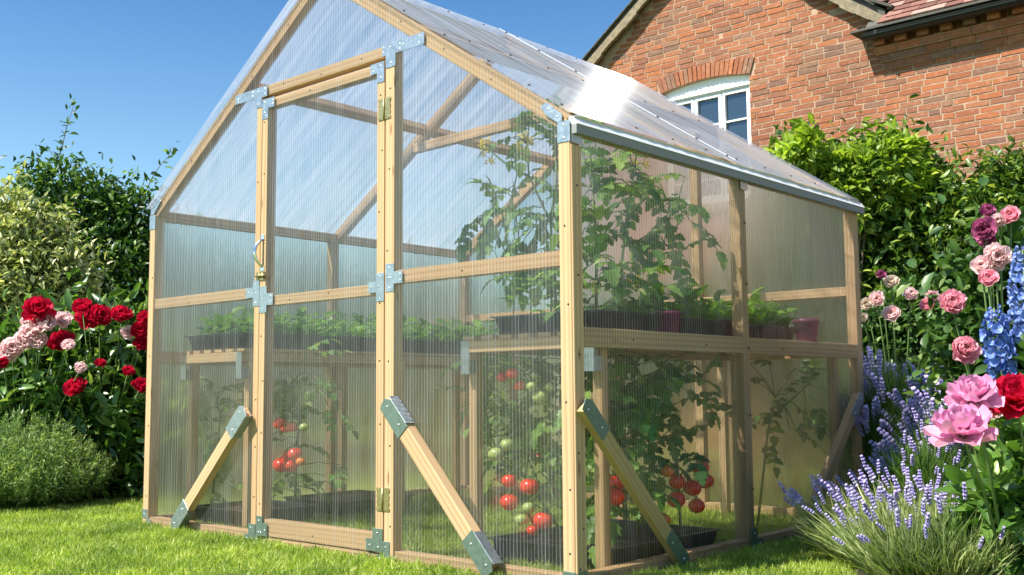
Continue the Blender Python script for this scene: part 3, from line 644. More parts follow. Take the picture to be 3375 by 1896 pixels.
def tomato_plant(label, base, stems, leaf_pts, toms=(), flowers=(), size=.16, group=None, mat=LF_TOM, spread_=.05, per=5):
    base = Vector(base); t = thing('tomato_plant', label, 'tomato plant', base, group); s = MB(); acc = []; nodes = []
    for path in stems:
        path = [Vector(p) for p in path]; n = len(path); s.tube(path, [.007-.004*i/(n-1) for i in range(n)], 6)
        for a, b in zip(path, path[1:]):
            for k in range(5): nodes.append(a.lerp(b, k/5))
    for p, n_, sz in leaf_pts:
        for k in range(n_):
            o = Vector(p)+Vector([random.gauss(0, spread_) for _ in range(3)]); near = min(nodes, key=lambda q: (q-o).length)
            d = (o-near); d = d.normalized() if d.length > .01 else Vector((1, 0, 0)); d = (d+Vector([random.gauss(0, .45) for _ in range(3)])).normalized()
            st = o-d*sz*.3
            if (st-near).length < .35: s.tube([near, near.lerp(st, .5)+Vector((0, 0, .015)), st], [.0032, .0026, .002], 5)
            pts = compound(acc, st, d, sz*random.uniform(.8, 1.2), random.uniform(.4, 1.0)); s.tube(pts, .0018, 4)
    for q in toms:
        c, r, kd = Vector(q[0]), q[1], q[2]; near = min(nodes, key=lambda w_: (w_-c).length+(.3 if w_.z < c.z else 0)); top = c+Vector((0, 0, r*.9))
        s.tube([near, near.lerp(top, .5)+Vector((0, 0, .03)), top], [.003, .003, .0025], 5)
    s.build('stem', STEM, t)
    link('foliage', leaves_from(acc, 'foliage', mat), t)
    for q in toms:
        c, r, kd = q; mw = Matrix.Translation(Vector(c)) @ Matrix.Rotation(random.uniform(0, 6), 4, 'Z') @ Matrix.Rotation(random.uniform(-.3, .3), 4, 'X') @ Matrix.Diagonal((r, r, r, 1))
        link('tomato', random.choice(TM[kd]), t, mw)
    for c, r in flowers:
        s = MB(); c = Vector(c)
        near = min(nodes, key=lambda w_: (w_-c).length); s.tube([near, near.lerp(c, .6)+Vector((0, 0, .02)), c], .002, 4, 1)
        for k in range(4):
            o = c+Vector([random.gauss(0, r*.8) for _ in range(3)]); ax = Vector((random.uniform(-.5, .5), -1, random.uniform(-.6, .3))).normalized(); a1 = ax.cross(Vector((0, 0, 1))).normalized(); a2 = ax.cross(a1)
            for j in range(5):
                an = j*2*math.pi/5; e1 = a1*math.cos(an)+a2*math.sin(an); e2 = ax.cross(e1)
                s.add([o, o+e1*r*.5+e2*r*.2+ax*.1*r, o+e1*r-ax*.3*r, o+e1*r*.5-e2*r*.2+ax*.1*r], [(0, 1, 2, 3)])
            s.ball(o+ax*r*.15, r*.16, seg=5, rings=4)
        s.build('flower', [P_YEL, STEM], t)
    return t
y0 = .42
P2 = lambda u, v, y=y0: aty(y, u, v)
rpx = lambda r, d=3.65: r/2662*d*1.17
TR = [(1290, 940, 17, 'r'), (1262, 950, 14, 'r'), (1308, 970, 15, 'r'), (1345, 945, 10, 'g'), (1338, 972, 13, 'g'), (1383, 974, 12, 'g'), (1360, 998, 20, 'g'),
      (1276, 1118, 17, 'g'), (1248, 1143, 20, 'g'), (1281, 1210, 19, 'r'), (1332, 1224, 23, 'r'), (1282, 1263, 24, 'r'), (1331, 1277, 16, 'g'), (1312, 1307, 16, 'g'), (1367, 1310, 25, 'r'), (1339, 1335, 14, 'r')]
tomato_plant('tomato plant with red and green trusses in the floor trough beside the front corner post', (-.40, .45, .1),
    [[(-.42, .45, .10), P2(1322, 1200), P2(1330, 1080), P2(1325, 980), P2(1350, 900)], [(-.3, .45, .1), P2(1390, 1250), P2(1372, 1150), P2(1395, 1050), P2(1400, 950)], [(-.55, .45, .1), P2(1235, 1100), P2(1210, 980), P2(1230, 900)]],
    [(P2(1225, 915), 2, .12), (P2(1215, 960), 4, .11), (P2(1225, 1030), 3, .13), (P2(1300, 1030), 4, .14), (P2(1260, 1000), 2, .12), (P2(1390, 1060), 4, .13), (P2(1395, 1150), 3, .13), (P2(1350, 905), 3, .15), (P2(1290, 885, .6), 3, .15), (P2(1400, 900, .5), 3, .14), (P2(1390, 1130, .7), 4, .15), (P2(1310, 1130, .8), 4, .15), (P2(1240, 1000, .5), 4, .14), (P2(1290, 1060, .5), 4, .14), (P2(1220, 1090, .5), 3, .13), (P2(1350, 1060, .5), 4, .14), (P2(1250, 900, .5), 4, .14), (P2(1340, 900, .55), 4, .15), (P2(1370, 1180, .5), 4, .14), (P2(1300, 1180, .6), 3, .14), (P2(1390, 920, .45), 4, .13)],
    [(P2(u, v, .30+random.uniform(-.03, .03)), rpx(r), k) for u, v, r, k in TR], group='tomato plants in the greenhouse', spread_=.035)
def PX(u, v, x=-.22): return atx(x, u, v)
TS = [(1762, 1178, 20, 'r'), (1680, 1186, 15, 'o'), (1703, 1212, 20, 'r'), (1775, 1211, 20, 'r'), (1741, 1228, 21, 'r'), (1701, 1257, 22, 'r'), (1752, 1273, 20, 'r'), (1672, 1308, 14, 'o'), (1545, 1250, 22, 'r'), (1548, 1215, 20, 'r')]
dk = leaf_mat('deep_tomato_leaf', (.05, .13, .025), (.16, .31, .06), (.32, .48, .12))
tomato_plant('dark leafy tomato plant with a ripe red cluster behind the right side panel', (-.24, .8, .1),
    [[(-.24, .70, .1), PX(1600, 1150), PX(1600, 1000), PX(1590, 900)], [(-.24, 1.0, .1), PX(1700, 1120), PX(1680, 1000), PX(1660, 900)], [(-.24, .4, .1), PX(1520, 1150), PX(1510, 1000), PX(1520, 900)]],
    [(PX(u, v, -.22+random.uniform(-.12, .08)), 3, .17) for u, v in [(1490, 900), (1540, 910), (1600, 900), (1660, 900), (1700, 930), (1500, 950), (1560, 960), (1620, 970), (1680, 960), (1720, 960), (1500, 1010), (1550, 1030), (1610, 1020), (1660, 1030), (1700, 1000), (1510, 1080), (1570, 1090), (1630, 1090), (1680, 1060), (1500, 1140), (1560, 1150), (1600, 1130), (1650, 1150), (1510, 1200), (1560, 1200), (1480, 1240), (1640, 1180), (1520, 930), (1590, 930), (1650, 930), (1530, 980), (1640, 1000), (1580, 1060), (1530, 1110)]],
    [(PX(u, v, -.095+random.uniform(-.02, .02)), rpx(r, 3.9), k) for u, v, r, k in TS], group='tomato plants in the greenhouse', mat=dk)
tomato_plant('thin tomato plant at the back behind the far side panel', (-.3, 1.75, .004),
    [[(-.3, 1.75, .004), PX(1930, 1100, -.3), PX(1950, 1000, -.3), PX(2000, 920, -.3)], [PX(1940, 1050, -.3), PX(2020, 980, -.3), PX(2040, 960, -.3)]],
    [(PX(u, v, -.25), n_, .15) for u, v, n_ in [(1930, 920, 2), (2030, 930, 2), (1920, 970, 2), (1980, 980, 2), (2060, 990, 2), (2050, 1040, 2), (1940, 1030, 3), (1990, 1050, 2), (2010, 1090, 1), (1780, 1010, 3), (1810, 1040, 2), (1930, 1100, 1)]], group='tomato plants in the greenhouse', mat=dk)
P3 = lambda u, v, y=.5: aty(y, u, v)
TD = [(705, 1066, 16, 'r'), (735, 1075, 13, 'r'), (718, 1080, 10, 'r'), (765, 1075, 11, 'g'), (708, 1170, 20, 'r'), (742, 1142, 17, 'r'), (732, 1172, 16, 'r'), (756, 1162, 11, 'o'), (722, 1148, 12, 'r')]
tomato_plant('tomato plant with two red clusters seen through the lower door panel', (-2.2, .5, .1),
    [[P3(742, 1262), P3(745, 1150), P3(755, 1030), P3(745, 960), P3(770, 890)], [P3(750, 1050), P3(800, 980), P3(810, 930)]],
    [(P3(u, v), n_, .15) for u, v, n_ in [(770, 895, 1), (810, 920, 2), (730, 945, 2), (760, 950, 3), (810, 960, 2), (700, 980, 2), (790, 1000, 2), (720, 1010, 3), (850, 1020, 2), (700, 1100, 3), (750, 1110, 3), (720, 1190, 2), (710, 1215, 3), (760, 1210, 3), (820, 1180, 2)]],
    [(P3(u, v, .40), rpx(r, 5.05), k) for u, v, r, k in TD], group='tomato plants in the greenhouse', spread_=.04)
P4 = lambda u, v, y=.36: aty(y, u, v)
tomato_plant('leafy young tomato plant without fruit under the left bench', (-2.45, .4, .1),
    [[P4(530, 1290), P4(545, 1150), P4(555, 1040), P4(530, 960)], [P4(545, 1090), P4(500, 1110)]],
    [(P4(u, v), n_, .13) for u, v, n_ in [(460, 980, 1), (500, 970, 2), (540, 965, 2), (575, 990, 3), (550, 1010, 2), (530, 1050, 2), (500, 1080, 3), (540, 1090, 2), (495, 1125, 3), (530, 1120, 2), (580, 1040, 2), (480, 970, 1), (600, 1220, 2), (540, 1260, 2)]], group='tomato plants in the greenhouse', spread_=.03)
tomato_plant('bushy tomato plant far back on the greenhouse floor', (-1.9, 1.9, .004),
    [[(-1.9, 1.9, .004), (-1.85, 1.9, .3), (-1.9, 1.88, .62)], [(-1.7, 1.9, .004), (-1.6, 1.9, .5)]],
    [((-1.9, 1.88, .55), 6, .22), ((-1.7, 1.85, .4), 6, .22), ((-1.95, 1.85, .3), 6, .22), ((-1.6, 1.9, .55), 5, .2)], [((-1.75, 1.8, .32), .035, 'r'), ((-1.7, 1.82, .28), .035, 'r')], group='tomato plants in the greenhouse', mat=dk)
# tall plants on the bench
A = lambda u, v, y=.50: aty(y, u, v)
tomato_plant('tall tomato plant with yellow flowers reaching the roof above the front right rail', (-.36, .45, .93),
    [[A(1400, 800), A(1395, 680), A(1385, 560), A(1330, 440), A(1325, 345)], [A(1385, 600), A(1350, 540), A(1260, 530), A(1200, 560)], [A(1340, 450), A(1270, 410), A(1215, 365)], [A(1385, 560), A(1400, 460), A(1400, 380)]],
    [(A(u, v), n_, sz) for u, v, n_, sz in [(1390, 300, 3, .13), (1330, 300, 2, .12), (1360, 340, 2, .12), (1300, 350, 1, .11), (1390, 400, 2, .12), (1290, 470, 2, .16), (1260, 480, 2, .15), (1225, 530, 2, .14), (1165, 580, 1, .13), (1260, 540, 2, .16), (1220, 590, 2, .15), (1290, 590, 3, .17), (1330, 600, 3, .17), (1350, 640, 4, .16), (1280, 650, 2, .15), (1380, 660, 4, .15), (1370, 520, 3, .15), (1330, 540, 2, .14), (1400, 450, 2, .13), (1320, 640, 3, .15), (1340, 320, 3, .14), (1395, 350, 3, .14), (1250, 510, 2, .16), (1190, 570, 2, .14), (1350, 580, 4, .17), (1390, 600, 4, .16), (1310, 690, 3, .14), (1380, 480, 3, .15)]],
    flowers=[(A(1320, 340), .030), (A(1218, 372), .026), (A(1235, 402), .02)], group='tomato plants in the greenhouse', spread_=.035)
Bx = lambda u, v, x=-.22: atx(x, u, v)
tomato_plant('wide spreading tomato plant on the right bench behind the side panel', (-.24, .95, .93),
    [[Bx(1560, 780), Bx(1565, 650), Bx(1580, 520), Bx(1600, 400)], [Bx(1575, 560), Bx(1620, 500), Bx(1690, 505), Bx(1725, 540)], [Bx(1500, 780), Bx(1500, 600), Bx(1490, 450)], [Bx(1565, 620), Bx(1640, 600), Bx(1680, 620)]],
    [(Bx(u, v, -.22+random.uniform(-.1, .08)), n_, .17) for u, v, n_ in [(1480, 380, 3), (1500, 420, 3), (1540, 400, 2), (1590, 400, 2), (1600, 440, 3), (1690, 430, 1), (1640, 470, 2), (1690, 500, 2), (1725, 540, 3), (1735, 580, 1), (1480, 480, 3), (1540, 470, 3), (1590, 500, 3), (1480, 560, 4), (1530, 570, 3), (1590, 570, 3), (1650, 580, 4), (1690, 600, 3), (1500, 630, 3), (1560, 640, 3), (1620, 640, 2), (1680, 650, 2), (1480, 690, 3), (1540, 700, 3), (1590, 710, 2), (1500, 740, 3), (1560, 380, 2), (1630, 610, 3)]],
    flowers=[(Bx(1600, 405), .025), (Bx(1600, 700), .022), (Bx(1480, 720), .02)], group='tomato plants in the greenhouse', spread_=.04)
for i, (u, v, lb) in enumerate([(1290, 700, 'leftmost young seedling in the ribbed black tray by the corner post'), (1335, 690, 'middle young seedling in the ribbed black tray by the corner post'), (1385, 700, 'right young seedling in the ribbed black tray nearest the corner post')]):
    b = A(u, 768, .42); b.z = .93; t = thing('seedling', lb, 'seedling', b, 'seedlings in the ribbed tray'); s = MB(); tp = A(u+random.uniform(-5, 5), v, .42)
    s.tube([b, b.lerp(tp, .5)+Vector((.005, 0, 0)), tp], [.0035, .003, .002], 5); s.build('stem', STEM, t)
    acc = []
    for k in range(11):
        h = random.uniform(.15, 1); o = b.lerp(tp, h); a = random.uniform(0, 6.3); acc.append((o, Vector((math.cos(a), math.sin(a), random.uniform(-.1, .5))), Vector((0, 0, 1)), random.uniform(.04, .075), random.uniform(.035, .055)))
    link('foliage', leaves_from(acc, 'foliage', LF_SEED, T_OVAL), t)
def greens(label, x0, y0_, x1, y1, z, h, n, mat=LF_SEED, sz=(.05, .09)):
    P = np.c_[RNG.uniform(x0, x1, n), RNG.uniform(y0_, y1, n), np.zeros(n)]; hv = h*(.35+.65*np.abs(np.sin(P[:, 0]*17+P[:, 1]*11)*np.cos(P[:, 1]*19))); P[:, 2] = z+RNG.random(n)*hv; Dd = nrm(np.c_[RNG.normal(0, 1, n), RNG.normal(0, 1, n), RNG.uniform(.0, .9, n)]); N = nrm(np.c_[RNG.normal(0, .4, n), RNG.normal(0, .4, n), np.ones(n)])
    L = RNG.uniform(*sz, n); o = link('seedlings', leafmesh('seedlings', P, Dd, N, L, L*.6, T_OVAL, mat)); tag(o, label, 'seedlings', kind='stuff')
greens('bright green salad seedlings filling the trays on the left bench', -2.64, .2, -2.2, 2.1, .935, .16, 1500)
greens('bright green seedlings filling the dark tray midway on the right bench', -.58, .88, -.11, 1.14, .935, .17, 420)
greens('pale green seedlings filling the tray at the back of the right bench', -.58, 1.5, -.11, 1.79, .935, .17, 380)

# ================================================================ BRICK HOUSE
HY = 7.5; AX, AZ_ = -3.943, 5.885; SG = .73
HS = thing('brick_house', 'red brick house with a gable, tiled roof and arched white window', 'house', (-1.5, 10.5, 0))
def brick_mat():
    mt, t, b = newmat('old_brick'); L = t.links; g_ = t.nodes.new('ShaderNodeNewGeometry')
    r = ramp(t, [(0, (.36, .115, .045)), (.22, (.27, .088, .042)), (.45, (.33, .125, .062)), (.62, (.22, .083, .05)), (.74, (.37, .13, .055)), (.88, (.18, .09, .065)), (1, (.28, .14, .085))], g_.outputs['Random Per Island'])
    n = noise(t, 22, objco(t), 5, .7); n2 = noise(t, 1.1, objco(t), 3)
    c = mixc(t, .55, r.outputs[0], mixc(t, n.outputs['Fac'], (.45, .42, .4), (1.45, 1.4, 1.35)), 'MULTIPLY')
    rr = ramp(t, [(.56, (0, 0, 0)), (.72, (1, 1, 1))], n.outputs['Fac']); mu = nd(t, 'ShaderNodeMath', operation='MULTIPLY', i={1: .45}); L.new(rr.outputs[0], mu.inputs[0])
    c = mixc(t, mu.outputs[0], c, (.55, .34, .25)); c = mixc(t, .75, c, mixc(t, n2.outputs['Fac'], (.50, .57, .58), (1.38, 1.42, 1.25)), 'MULTIPLY')
    L.new(c, b.inputs['Base Color']); b.inputs['Roughness'].default_value = .9; n3 = noise(t, 60, objco(t), 4); bump(t, b, n3.outputs['Fac'], .6, .006); return mt
BRICK = brick_mat(); MORTAR = plain('lime_mortar', (.44, .30, .20), .95, 0, 1, 9, dark=.62, bmp=.6)
def gz(x): return AZ_-SG*abs(x-AX)
WX0, WX1, WZ0, WZS, WZP = -4.56, -3.42, 2.75, 4.135, 4.195       # window opening: sides, sill, springing, crown
def archz(x): u = (x-(WX0+WX1)/2)/((WX1-WX0)/2); return WZS+(WZP-WZS)*(1-u*u)
def inwall(x, z): return z < gz(x)-.03 if x < -1.9 else z < 4.25
def wall():
    s = MB(); xl, xr = -6.25, 7.0
    # mortar body with the window opening, gable outline, built in strips so that the opening is real
    xs = sorted(set([xl, WX0, WX1, AX, -1.95, xr]+list(np.linspace(WX0, WX1, 13)))); 
    top = lambda x: gz(x)-.02 if x < -1.96 else 4.26
    for a, b in zip(xs, xs[1:]):
        lo = [(0, 0)]
        ta, tb = (4.26, 4.26) if a >= -1.95 else (gz(a)-.02, gz(b)-.02 if b < -1.94 else gz(b)-.02)
        def quad(z0a, z0b, z1a, z1b):
            s.add([(a, HY, z0a), (b, HY, z0b), (b, HY, z1b), (a, HY, z1a), (a, HY+.3, z0a), (b, HY+.3, z0b), (b, HY+.3, z1b), (a, HY+.3, z1a)], [(0, 1, 2, 3), (5, 4, 7, 6), (3, 2, 6, 7), (0, 4, 5, 1)], 1)
        if a >= WX0-1e-6 and b <= WX1+1e-6: quad(0, 0, WZ0, WZ0); quad(archz(a), archz(b), ta, tb)
        else: quad(0, 0, ta, tb)
    for x in (WX0, WX1): s.add([(x, HY, WZ0), (x, HY+.3, WZ0), (x, HY+.3, WZS), (x, HY, WZS)], [(0, 1, 2, 3)], 1)
    s.add([(xl, HY, 0), (xl, HY+7, 0), (xl, HY+7, gz(xl)), (xl, HY, gz(xl))], [(0, 3, 2, 1)], 1)
    s.add([(xr, HY, 0), (xr, HY+7, 0), (xr, HY+7, 4.26), (xr, HY, 4.26)], [(0, 1, 2, 3)], 1)
    ch = .0625; rows = int(5.85/ch); rnd = random.Random(4)
    for r in range(rows):
        z0 = r*ch; x = xl+rnd.uniform(-.1, 0)
        while x < 3.2:
            L = .214 if rnd.random() > .12 else .10
            if rnd.random() < .04: L = .17
            x0, x1 = x, x+L; x += L+.015; xm = (x0+x1)/2; z1 = z0+.049
            if x0 < xl: continue
            if not (inwall(x0, z1) and inwall(x1, z1)): continue
            # clip against window and arch ring
            if z1 > WZ0 and z0 < WZS-.01+.05:
                if x0 < WX0-.0 and x1 > WX0: x1 = WX0-.002
                elif x0 < WX1 and x1 > WX1: x0 = WX1+.002
                elif x0 >= WX0 and x1 <= WX1: continue
                if x1-x0 < .03: continue
            if z1 > WZS-.02:
                ins = False
                for xx in (x0, xm, x1):
                    if WX0-.075 < xx < WX1+.075 and z0 < archz(min(max(xx, WX0), WX1))+.125 and z1 > WZS-.03: ins = True
                if ins:
                    if x0 < WX0-.06 and z0 < WZS+.2: x1 = min(x1, WX0-.075)
                    elif x1 > WX1+.06 and z0 < WZS+.2: x0 = max(x0, WX1+.065)
                    else: continue
                    if x1-x0 < .03: continue
            j = .003; d = rnd.uniform(.002, .007); q = lambda: rnd.uniform(-j, j); tl = rnd.uniform(-.003, .003)
            n = 3; tp = []; bt = []
            for k in range(n+1):
                xx = x0+(x1-x0)*k/n; tp.append((xx+q(), HY-d+tl*k/n, z1+q()*1.2)); bt.append((xx+q(), HY-d+tl*k/n, z0+q()*1.2))
            vs = bt+tp[::-1]; N = len(vs)
            s.add(vs+[(a_, HY+.01, c_) for a_, b_, c_ in vs], [(0, 1, 6, 7), (1, 2, 5, 6), (2, 3, 4, 5)]+[(i, N+i, N+(i+1) % N, (i+1) % N) for i in range(N)], 0)
    return s.build('wall', [BRICK, MORTAR], HS)
wall()
s = MB(); n = 21; cx = (WX0+WX1)/2; rnd = random.Random(9)
for k in range(n):
    f0, f1 = k/n, (k+1)/n; xa, xb = WX0-.02+(WX1-WX0+.04)*(f0)+.004, WX0-.02+(WX1-WX0+.04)*f1-.005
    za, zb = archz(min(max(xa, WX0), WX1)), archz(min(max(xb, WX0), WX1)); h = .175
    da, db = (xa-cx)*.10, (xb-cx)*.10; q = lambda: rnd.uniform(-.003, .003); y = HY-rnd.uniform(.012, .02)
    v4 = [(xa+q(), za+.004+q()), (xb+q(), zb+.004+q()), (xb+db+q(), zb+h+q()), (xa+da+q(), za+h+q())]
    s.add([(a, y, b) for a, b in v4]+[(a, HY+.1, b) for a, b in v4], [(0, 1, 2, 3), (0, 4, 5, 1), (1, 5, 6, 2), (2, 6, 7, 3), (3, 7, 4, 0)])
s.build('window_arch', BRICK, HS)
# window
WPAINT = plain('white_window_paint', (.78, .79, .80), .35); 
def glass_mat():
    mt, t, b = newmat('window_glass'); b.inputs['Base Color'].default_value = (.02, .035, .055, 1); b.inputs['Roughness'].default_value = .05; b.inputs['Specular IOR Level'].default_value = .9; b.inputs['Coat Weight'].default_value = 1; b.inputs['Coat Roughness'].default_value = .02; return mt
GLASS = glass_mat()
s = MB(); fr = HY+.06
def fb(x0, z0, x1, z1, y=fr, d=.05): s.box((x0, y, z0), (x1, y+d, z1))
for a, b in zip(np.linspace(WX0, WX1, 13), np.linspace(WX0, WX1, 13)[1:]):      # arched head
    s.add([(a, fr-.01, 4.02), (b, fr-.01, 4.02), (b, fr-.01, archz(b)), (a, fr-.01, archz(a)), (a, fr+.06, 4.02), (b, fr+.06, 4.02), (b, fr+.06, archz(b)), (a, fr+.06, archz(a))], [(0, 1, 2, 3), (0, 4, 5, 1), (3, 2, 6, 7)])
s.box((WX0+.01, fr-.035, 4.035), (WX1-.01, fr-.0105, 4.06))
s.box((WX0, fr-.012, WZ0), (WX0+.05, fr+.06, 4.019)); s.box((WX1-.035, fr-.012, WZ0), (WX1, fr+.06, 4.019)); s.box((WX0, fr-.012, WZ0-.03), (WX1, fr+.06, WZ0+.05))
cs_x = [(-4.505, -4.175), (-4.160, -3.815), (-3.800, -3.458)]
for a, b in cs_x:
    y = fr-.006; w_ = .034
    s.box((a, y, WZ0+.055), (a+w_, y+.05, 4.015)); s.box((b-w_, y, WZ0+.055), (b, y+.05, 4.015)); s.box((a+w_, y, 3.975), (b-w_, y+.05, 4.015)); s.box((a+w_, y, WZ0+.055), (b-w_, y+.05, WZ0+.1))
    for z in (3.03, 3.345, 3.655): s.box((a+w_, y+.006, z), (b-w_, y+.045, z+.02))
for x in (-4.175+.0005, -3.815+.0005): s.box((x, fr+.008, WZ0+.05), (x+.014, fr+.05, 4.019))
wn = s.build('window', WPAINT, HS)
s = MB(); s.box((WX0+.02, fr+.03, WZ0+.02), (WX1-.02, fr+.034, 4.018)); s.build('pane', GLASS, wn)
s = MB(); s.box((WX0-.06, HY-.06, WZ0-.1), (WX1+.06, HY+.058, WZ0-.031)); s.build('sill', plain('stone_sill', (.4, .36, .3), .8, 0, 1, 20), wn)
# cornice with dentils and the gutter
s = MB(); x0c = -1.97
def crow(z, d, L0=.228, xst=x0c, gap=.012):
    x = xst
    while x < 5: L = L0*random.uniform(.97, 1.02); s.box((x, HY-d+random.uniform(-.003, .003), z), (x+L, HY+.02, z+.063), 0, .002); x += L+gap
    s.box((xst+.01, HY-d+.012, z-.008), (5, HY+.02, z+.071), 1)
crow(3.86, .03, xst=x0c+.07); crow(3.935, .06, xst=x0c+.04); crow(4.01, .10, xst=x0c+.01)
x = x0c+.02
while x < 5: s.box((x, HY-.14, 4.088), (x+.11, HY+.02, 4.15), 0, .003); x += .22
s.build('cornice', [BRICK, MORTAR], HS)
s = MB(); N = 9
gx0, gx1, gy, gzz, gr = -2.0, 5.0, HY-.215, 4.185, .062
for k in range(N-1):
    for rr, fl in ((gr, 1), (gr-.006, 0)):
        a0, a1 = math.pi+math.pi*k/(N-1), math.pi+math.pi*(k+1)/(N-1)
        q = [(x, gy+rr*math.cos(a), gzz+rr*math.sin(a)) for x, a in ((gx0, a0), (gx1, a0), (gx1, a1), (gx0, a1))]; s.add(q, [(0, 1, 2, 3)], 0, True)
s.add([(gx0, gy+gr*math.cos(math.pi+math.pi*k/(N-1)), gzz+gr*math.sin(math.pi+math.pi*k/(N-1))) for k in range(N)], [tuple(range(N))])
s.tube([(gx0, gy-gr, gzz), (gx1, gy-gr, gzz)], .007, 6); s.box((gx0+.12, gy-gr-.006, gzz-.03), (gx0+.15, gy+gr, gzz+.012))
s.box((gx0+.05, HY-.15, gzz-.02), (gx1, HY-.13, gzz+.06))
s.build('gutter', plain('black_gutter', (.012, .013, .015), .35), HS)
# roofs
TILE = brick_mat(); TILE.name = 'clay_tile'
def tile_mat():
    mt, t, b = newmat('clay_roof_tile'); L = t.links; g_ = t.nodes.new('ShaderNodeNewGeometry')
    r = ramp(t, [(0, (.12, .045, .035)), (.5, (.20, .085, .06)), (.8, (.27, .14, .11)), (1, (.36, .25, .2))], g_.outputs['Random Per Island']); n = noise(t, 30, objco(t), 4)
    c = mixc(t, .6, r.outputs[0], mixc(t, n.outputs['Fac'], (.5, .5, .5), (1.4, 1.4, 1.4)), 'MULTIPLY'); L.new(c, b.inputs['Base Color']); b.inputs['Roughness'].default_value = .85; return mt
TILE = tile_mat(); SLATE = plain('old_slate', (.10, .095, .08), .8, 0, 1, 14, dark=.5); STONE = plain('weathered_oak', (.30, .24, .15), .85, 0, 1, 18, dark=.4, bmp=.6)
s = MB(); rnd = random.Random(5); pt = R(44)
def main_roof():
    zc, yc = 4.235, HY-.26; dy, dz = math.cos(pt), math.sin(pt); nrm_ = Vector((0, -dz, dy)); g_ = .1
    for r in range(46):
        b = Vector((0, yc+dy*g_*r, zc+dz*g_*r)); x = -2.1-.0+rnd.uniform(0, .15)
        xr_ = 3.6
        while x < xr_:
            wdt = .165; 
            # stop at the gable's right slope
            zt_ = b.z
            if zt_+.05 < 4.255+0 or x > -1.86-0 or zt_ > gz(x)+.06:
                l = rnd.uniform(0, .006); p0 = Vector((x, b.y, b.z))+nrm_*(.032+l); p1 = p0+Vector((0, dy, dz))*.2-nrm_*.024
                w2 = wdt-.004; j = rnd.uniform(-.004, .004); dv = Vector((0, dy, dz))*j
                a_ = [p0+dv, p0+dv+Vector((w2, 0, rnd.uniform(-.003, .003))), p1+Vector((w2, 0, 0)), p1]; s.add(a_+[q-nrm_*.018 for q in a_], [(0, 1, 2, 3), (4, 7, 6, 5), (0, 4, 5, 1), (1, 5, 6, 2), (3, 2, 6, 7), (0, 3, 7, 4)])
            x += wdt
    s.add([(-2.0, yc+.03, zc), (7.2, yc+.03, zc), (7.2, yc+.03+dy*4.6, zc+dz*4.6), (-2.0, yc+.03+dy*4.6, zc+dz*4.6)], [(0, 1, 2, 3)], 1)
    s.add([(-2.0, yc+dy*9.2, zc), (7.2, yc+dy*9.2, zc), (7.2, yc+.03+dy*4.6, zc+dz*4.6), (-2.0, yc+.03+dy*4.6, zc+dz*4.6)], [(3, 2, 1, 0)], 1)
    s.box((-2.12, HY-.29, 4.215), (7.2, HY+.02, 4.238), 1)
main_roof(); s.build('tiled_roof', [TILE, SLATE], HS)
s = MB()
for sg, xe in ((-1, -6.45), (1, -1.83)):
    x0r, x1r = AX, xe; z0r, z1r = AZ_+.03, gz(xe)+.03
    pts = [(x0r, z0r), (x1r, z1r), (x1r, z1r+.07), (x0r, z0r+.085)]
    if sg > 0: pts = pts[::-1]
    s.add([(x, HY-.10, z) for x, z in pts]+[(x, HY+6, z) for x, z in pts], [(0, 1, 2, 3), (0, 4, 5, 1), (1, 5, 6, 2), (2, 6, 7, 3), (3, 7, 4, 0), (7, 6, 5, 4)])
    nn = int(abs(x1r-x0r)/.17)
    for k in range(nn):            # slate edges over the verge
        xa = x0r+(x1r-x0r)*k/nn; xb = x0r+(x1r-x0r)*(k+1.5)/nn; za, zb = gz(xa)+.12, gz(min(max(xb, -6.45), -1.83) if 1 else xb)+.105
        for dz in (0, .018):
            q = [(xa, HY-.15+dz, za+dz), (xb, HY-.15+dz, zb+dz), (xb, HY+1.2, zb+dz), (xa, HY+1.2, za+dz)]; s.add(q+[(a, b, c-.012) for a, b, c in q], [(0, 1, 2, 3), (7, 6, 5, 4), (0, 4, 5, 1), (1, 5, 6, 2), (3, 7, 4, 0)])
s.build('gable_roof', SLATE, HS)
s = MB()
for sg, xe in ((-1, -6.42), (1, -1.84)):
    n = 14
    for k in range(n):
        xa = AX+(xe-AX)*k/n; xb = AX+(xe-AX)*(k+1)/n; za, zb = gz(xa), gz(xb); wv_ = .012*math.sin(k*2.1)
        q = [(xa, za+.03), (xb, zb+.03), (xb, zb-.09+wv_), (xa, za-.09+wv_)]
        if sg > 0: q = q[::-1]
        s.add([(x, HY-.13, z) for x, z in q]+[(x, HY-.08, z) for x, z in q], [(0, 1, 2, 3), (0, 4, 5, 1), (1, 5, 6, 2), (2, 6, 7, 3), (3, 7, 4, 0), (7, 6, 5, 4)])
s.build('bargeboard', STONE, HS)

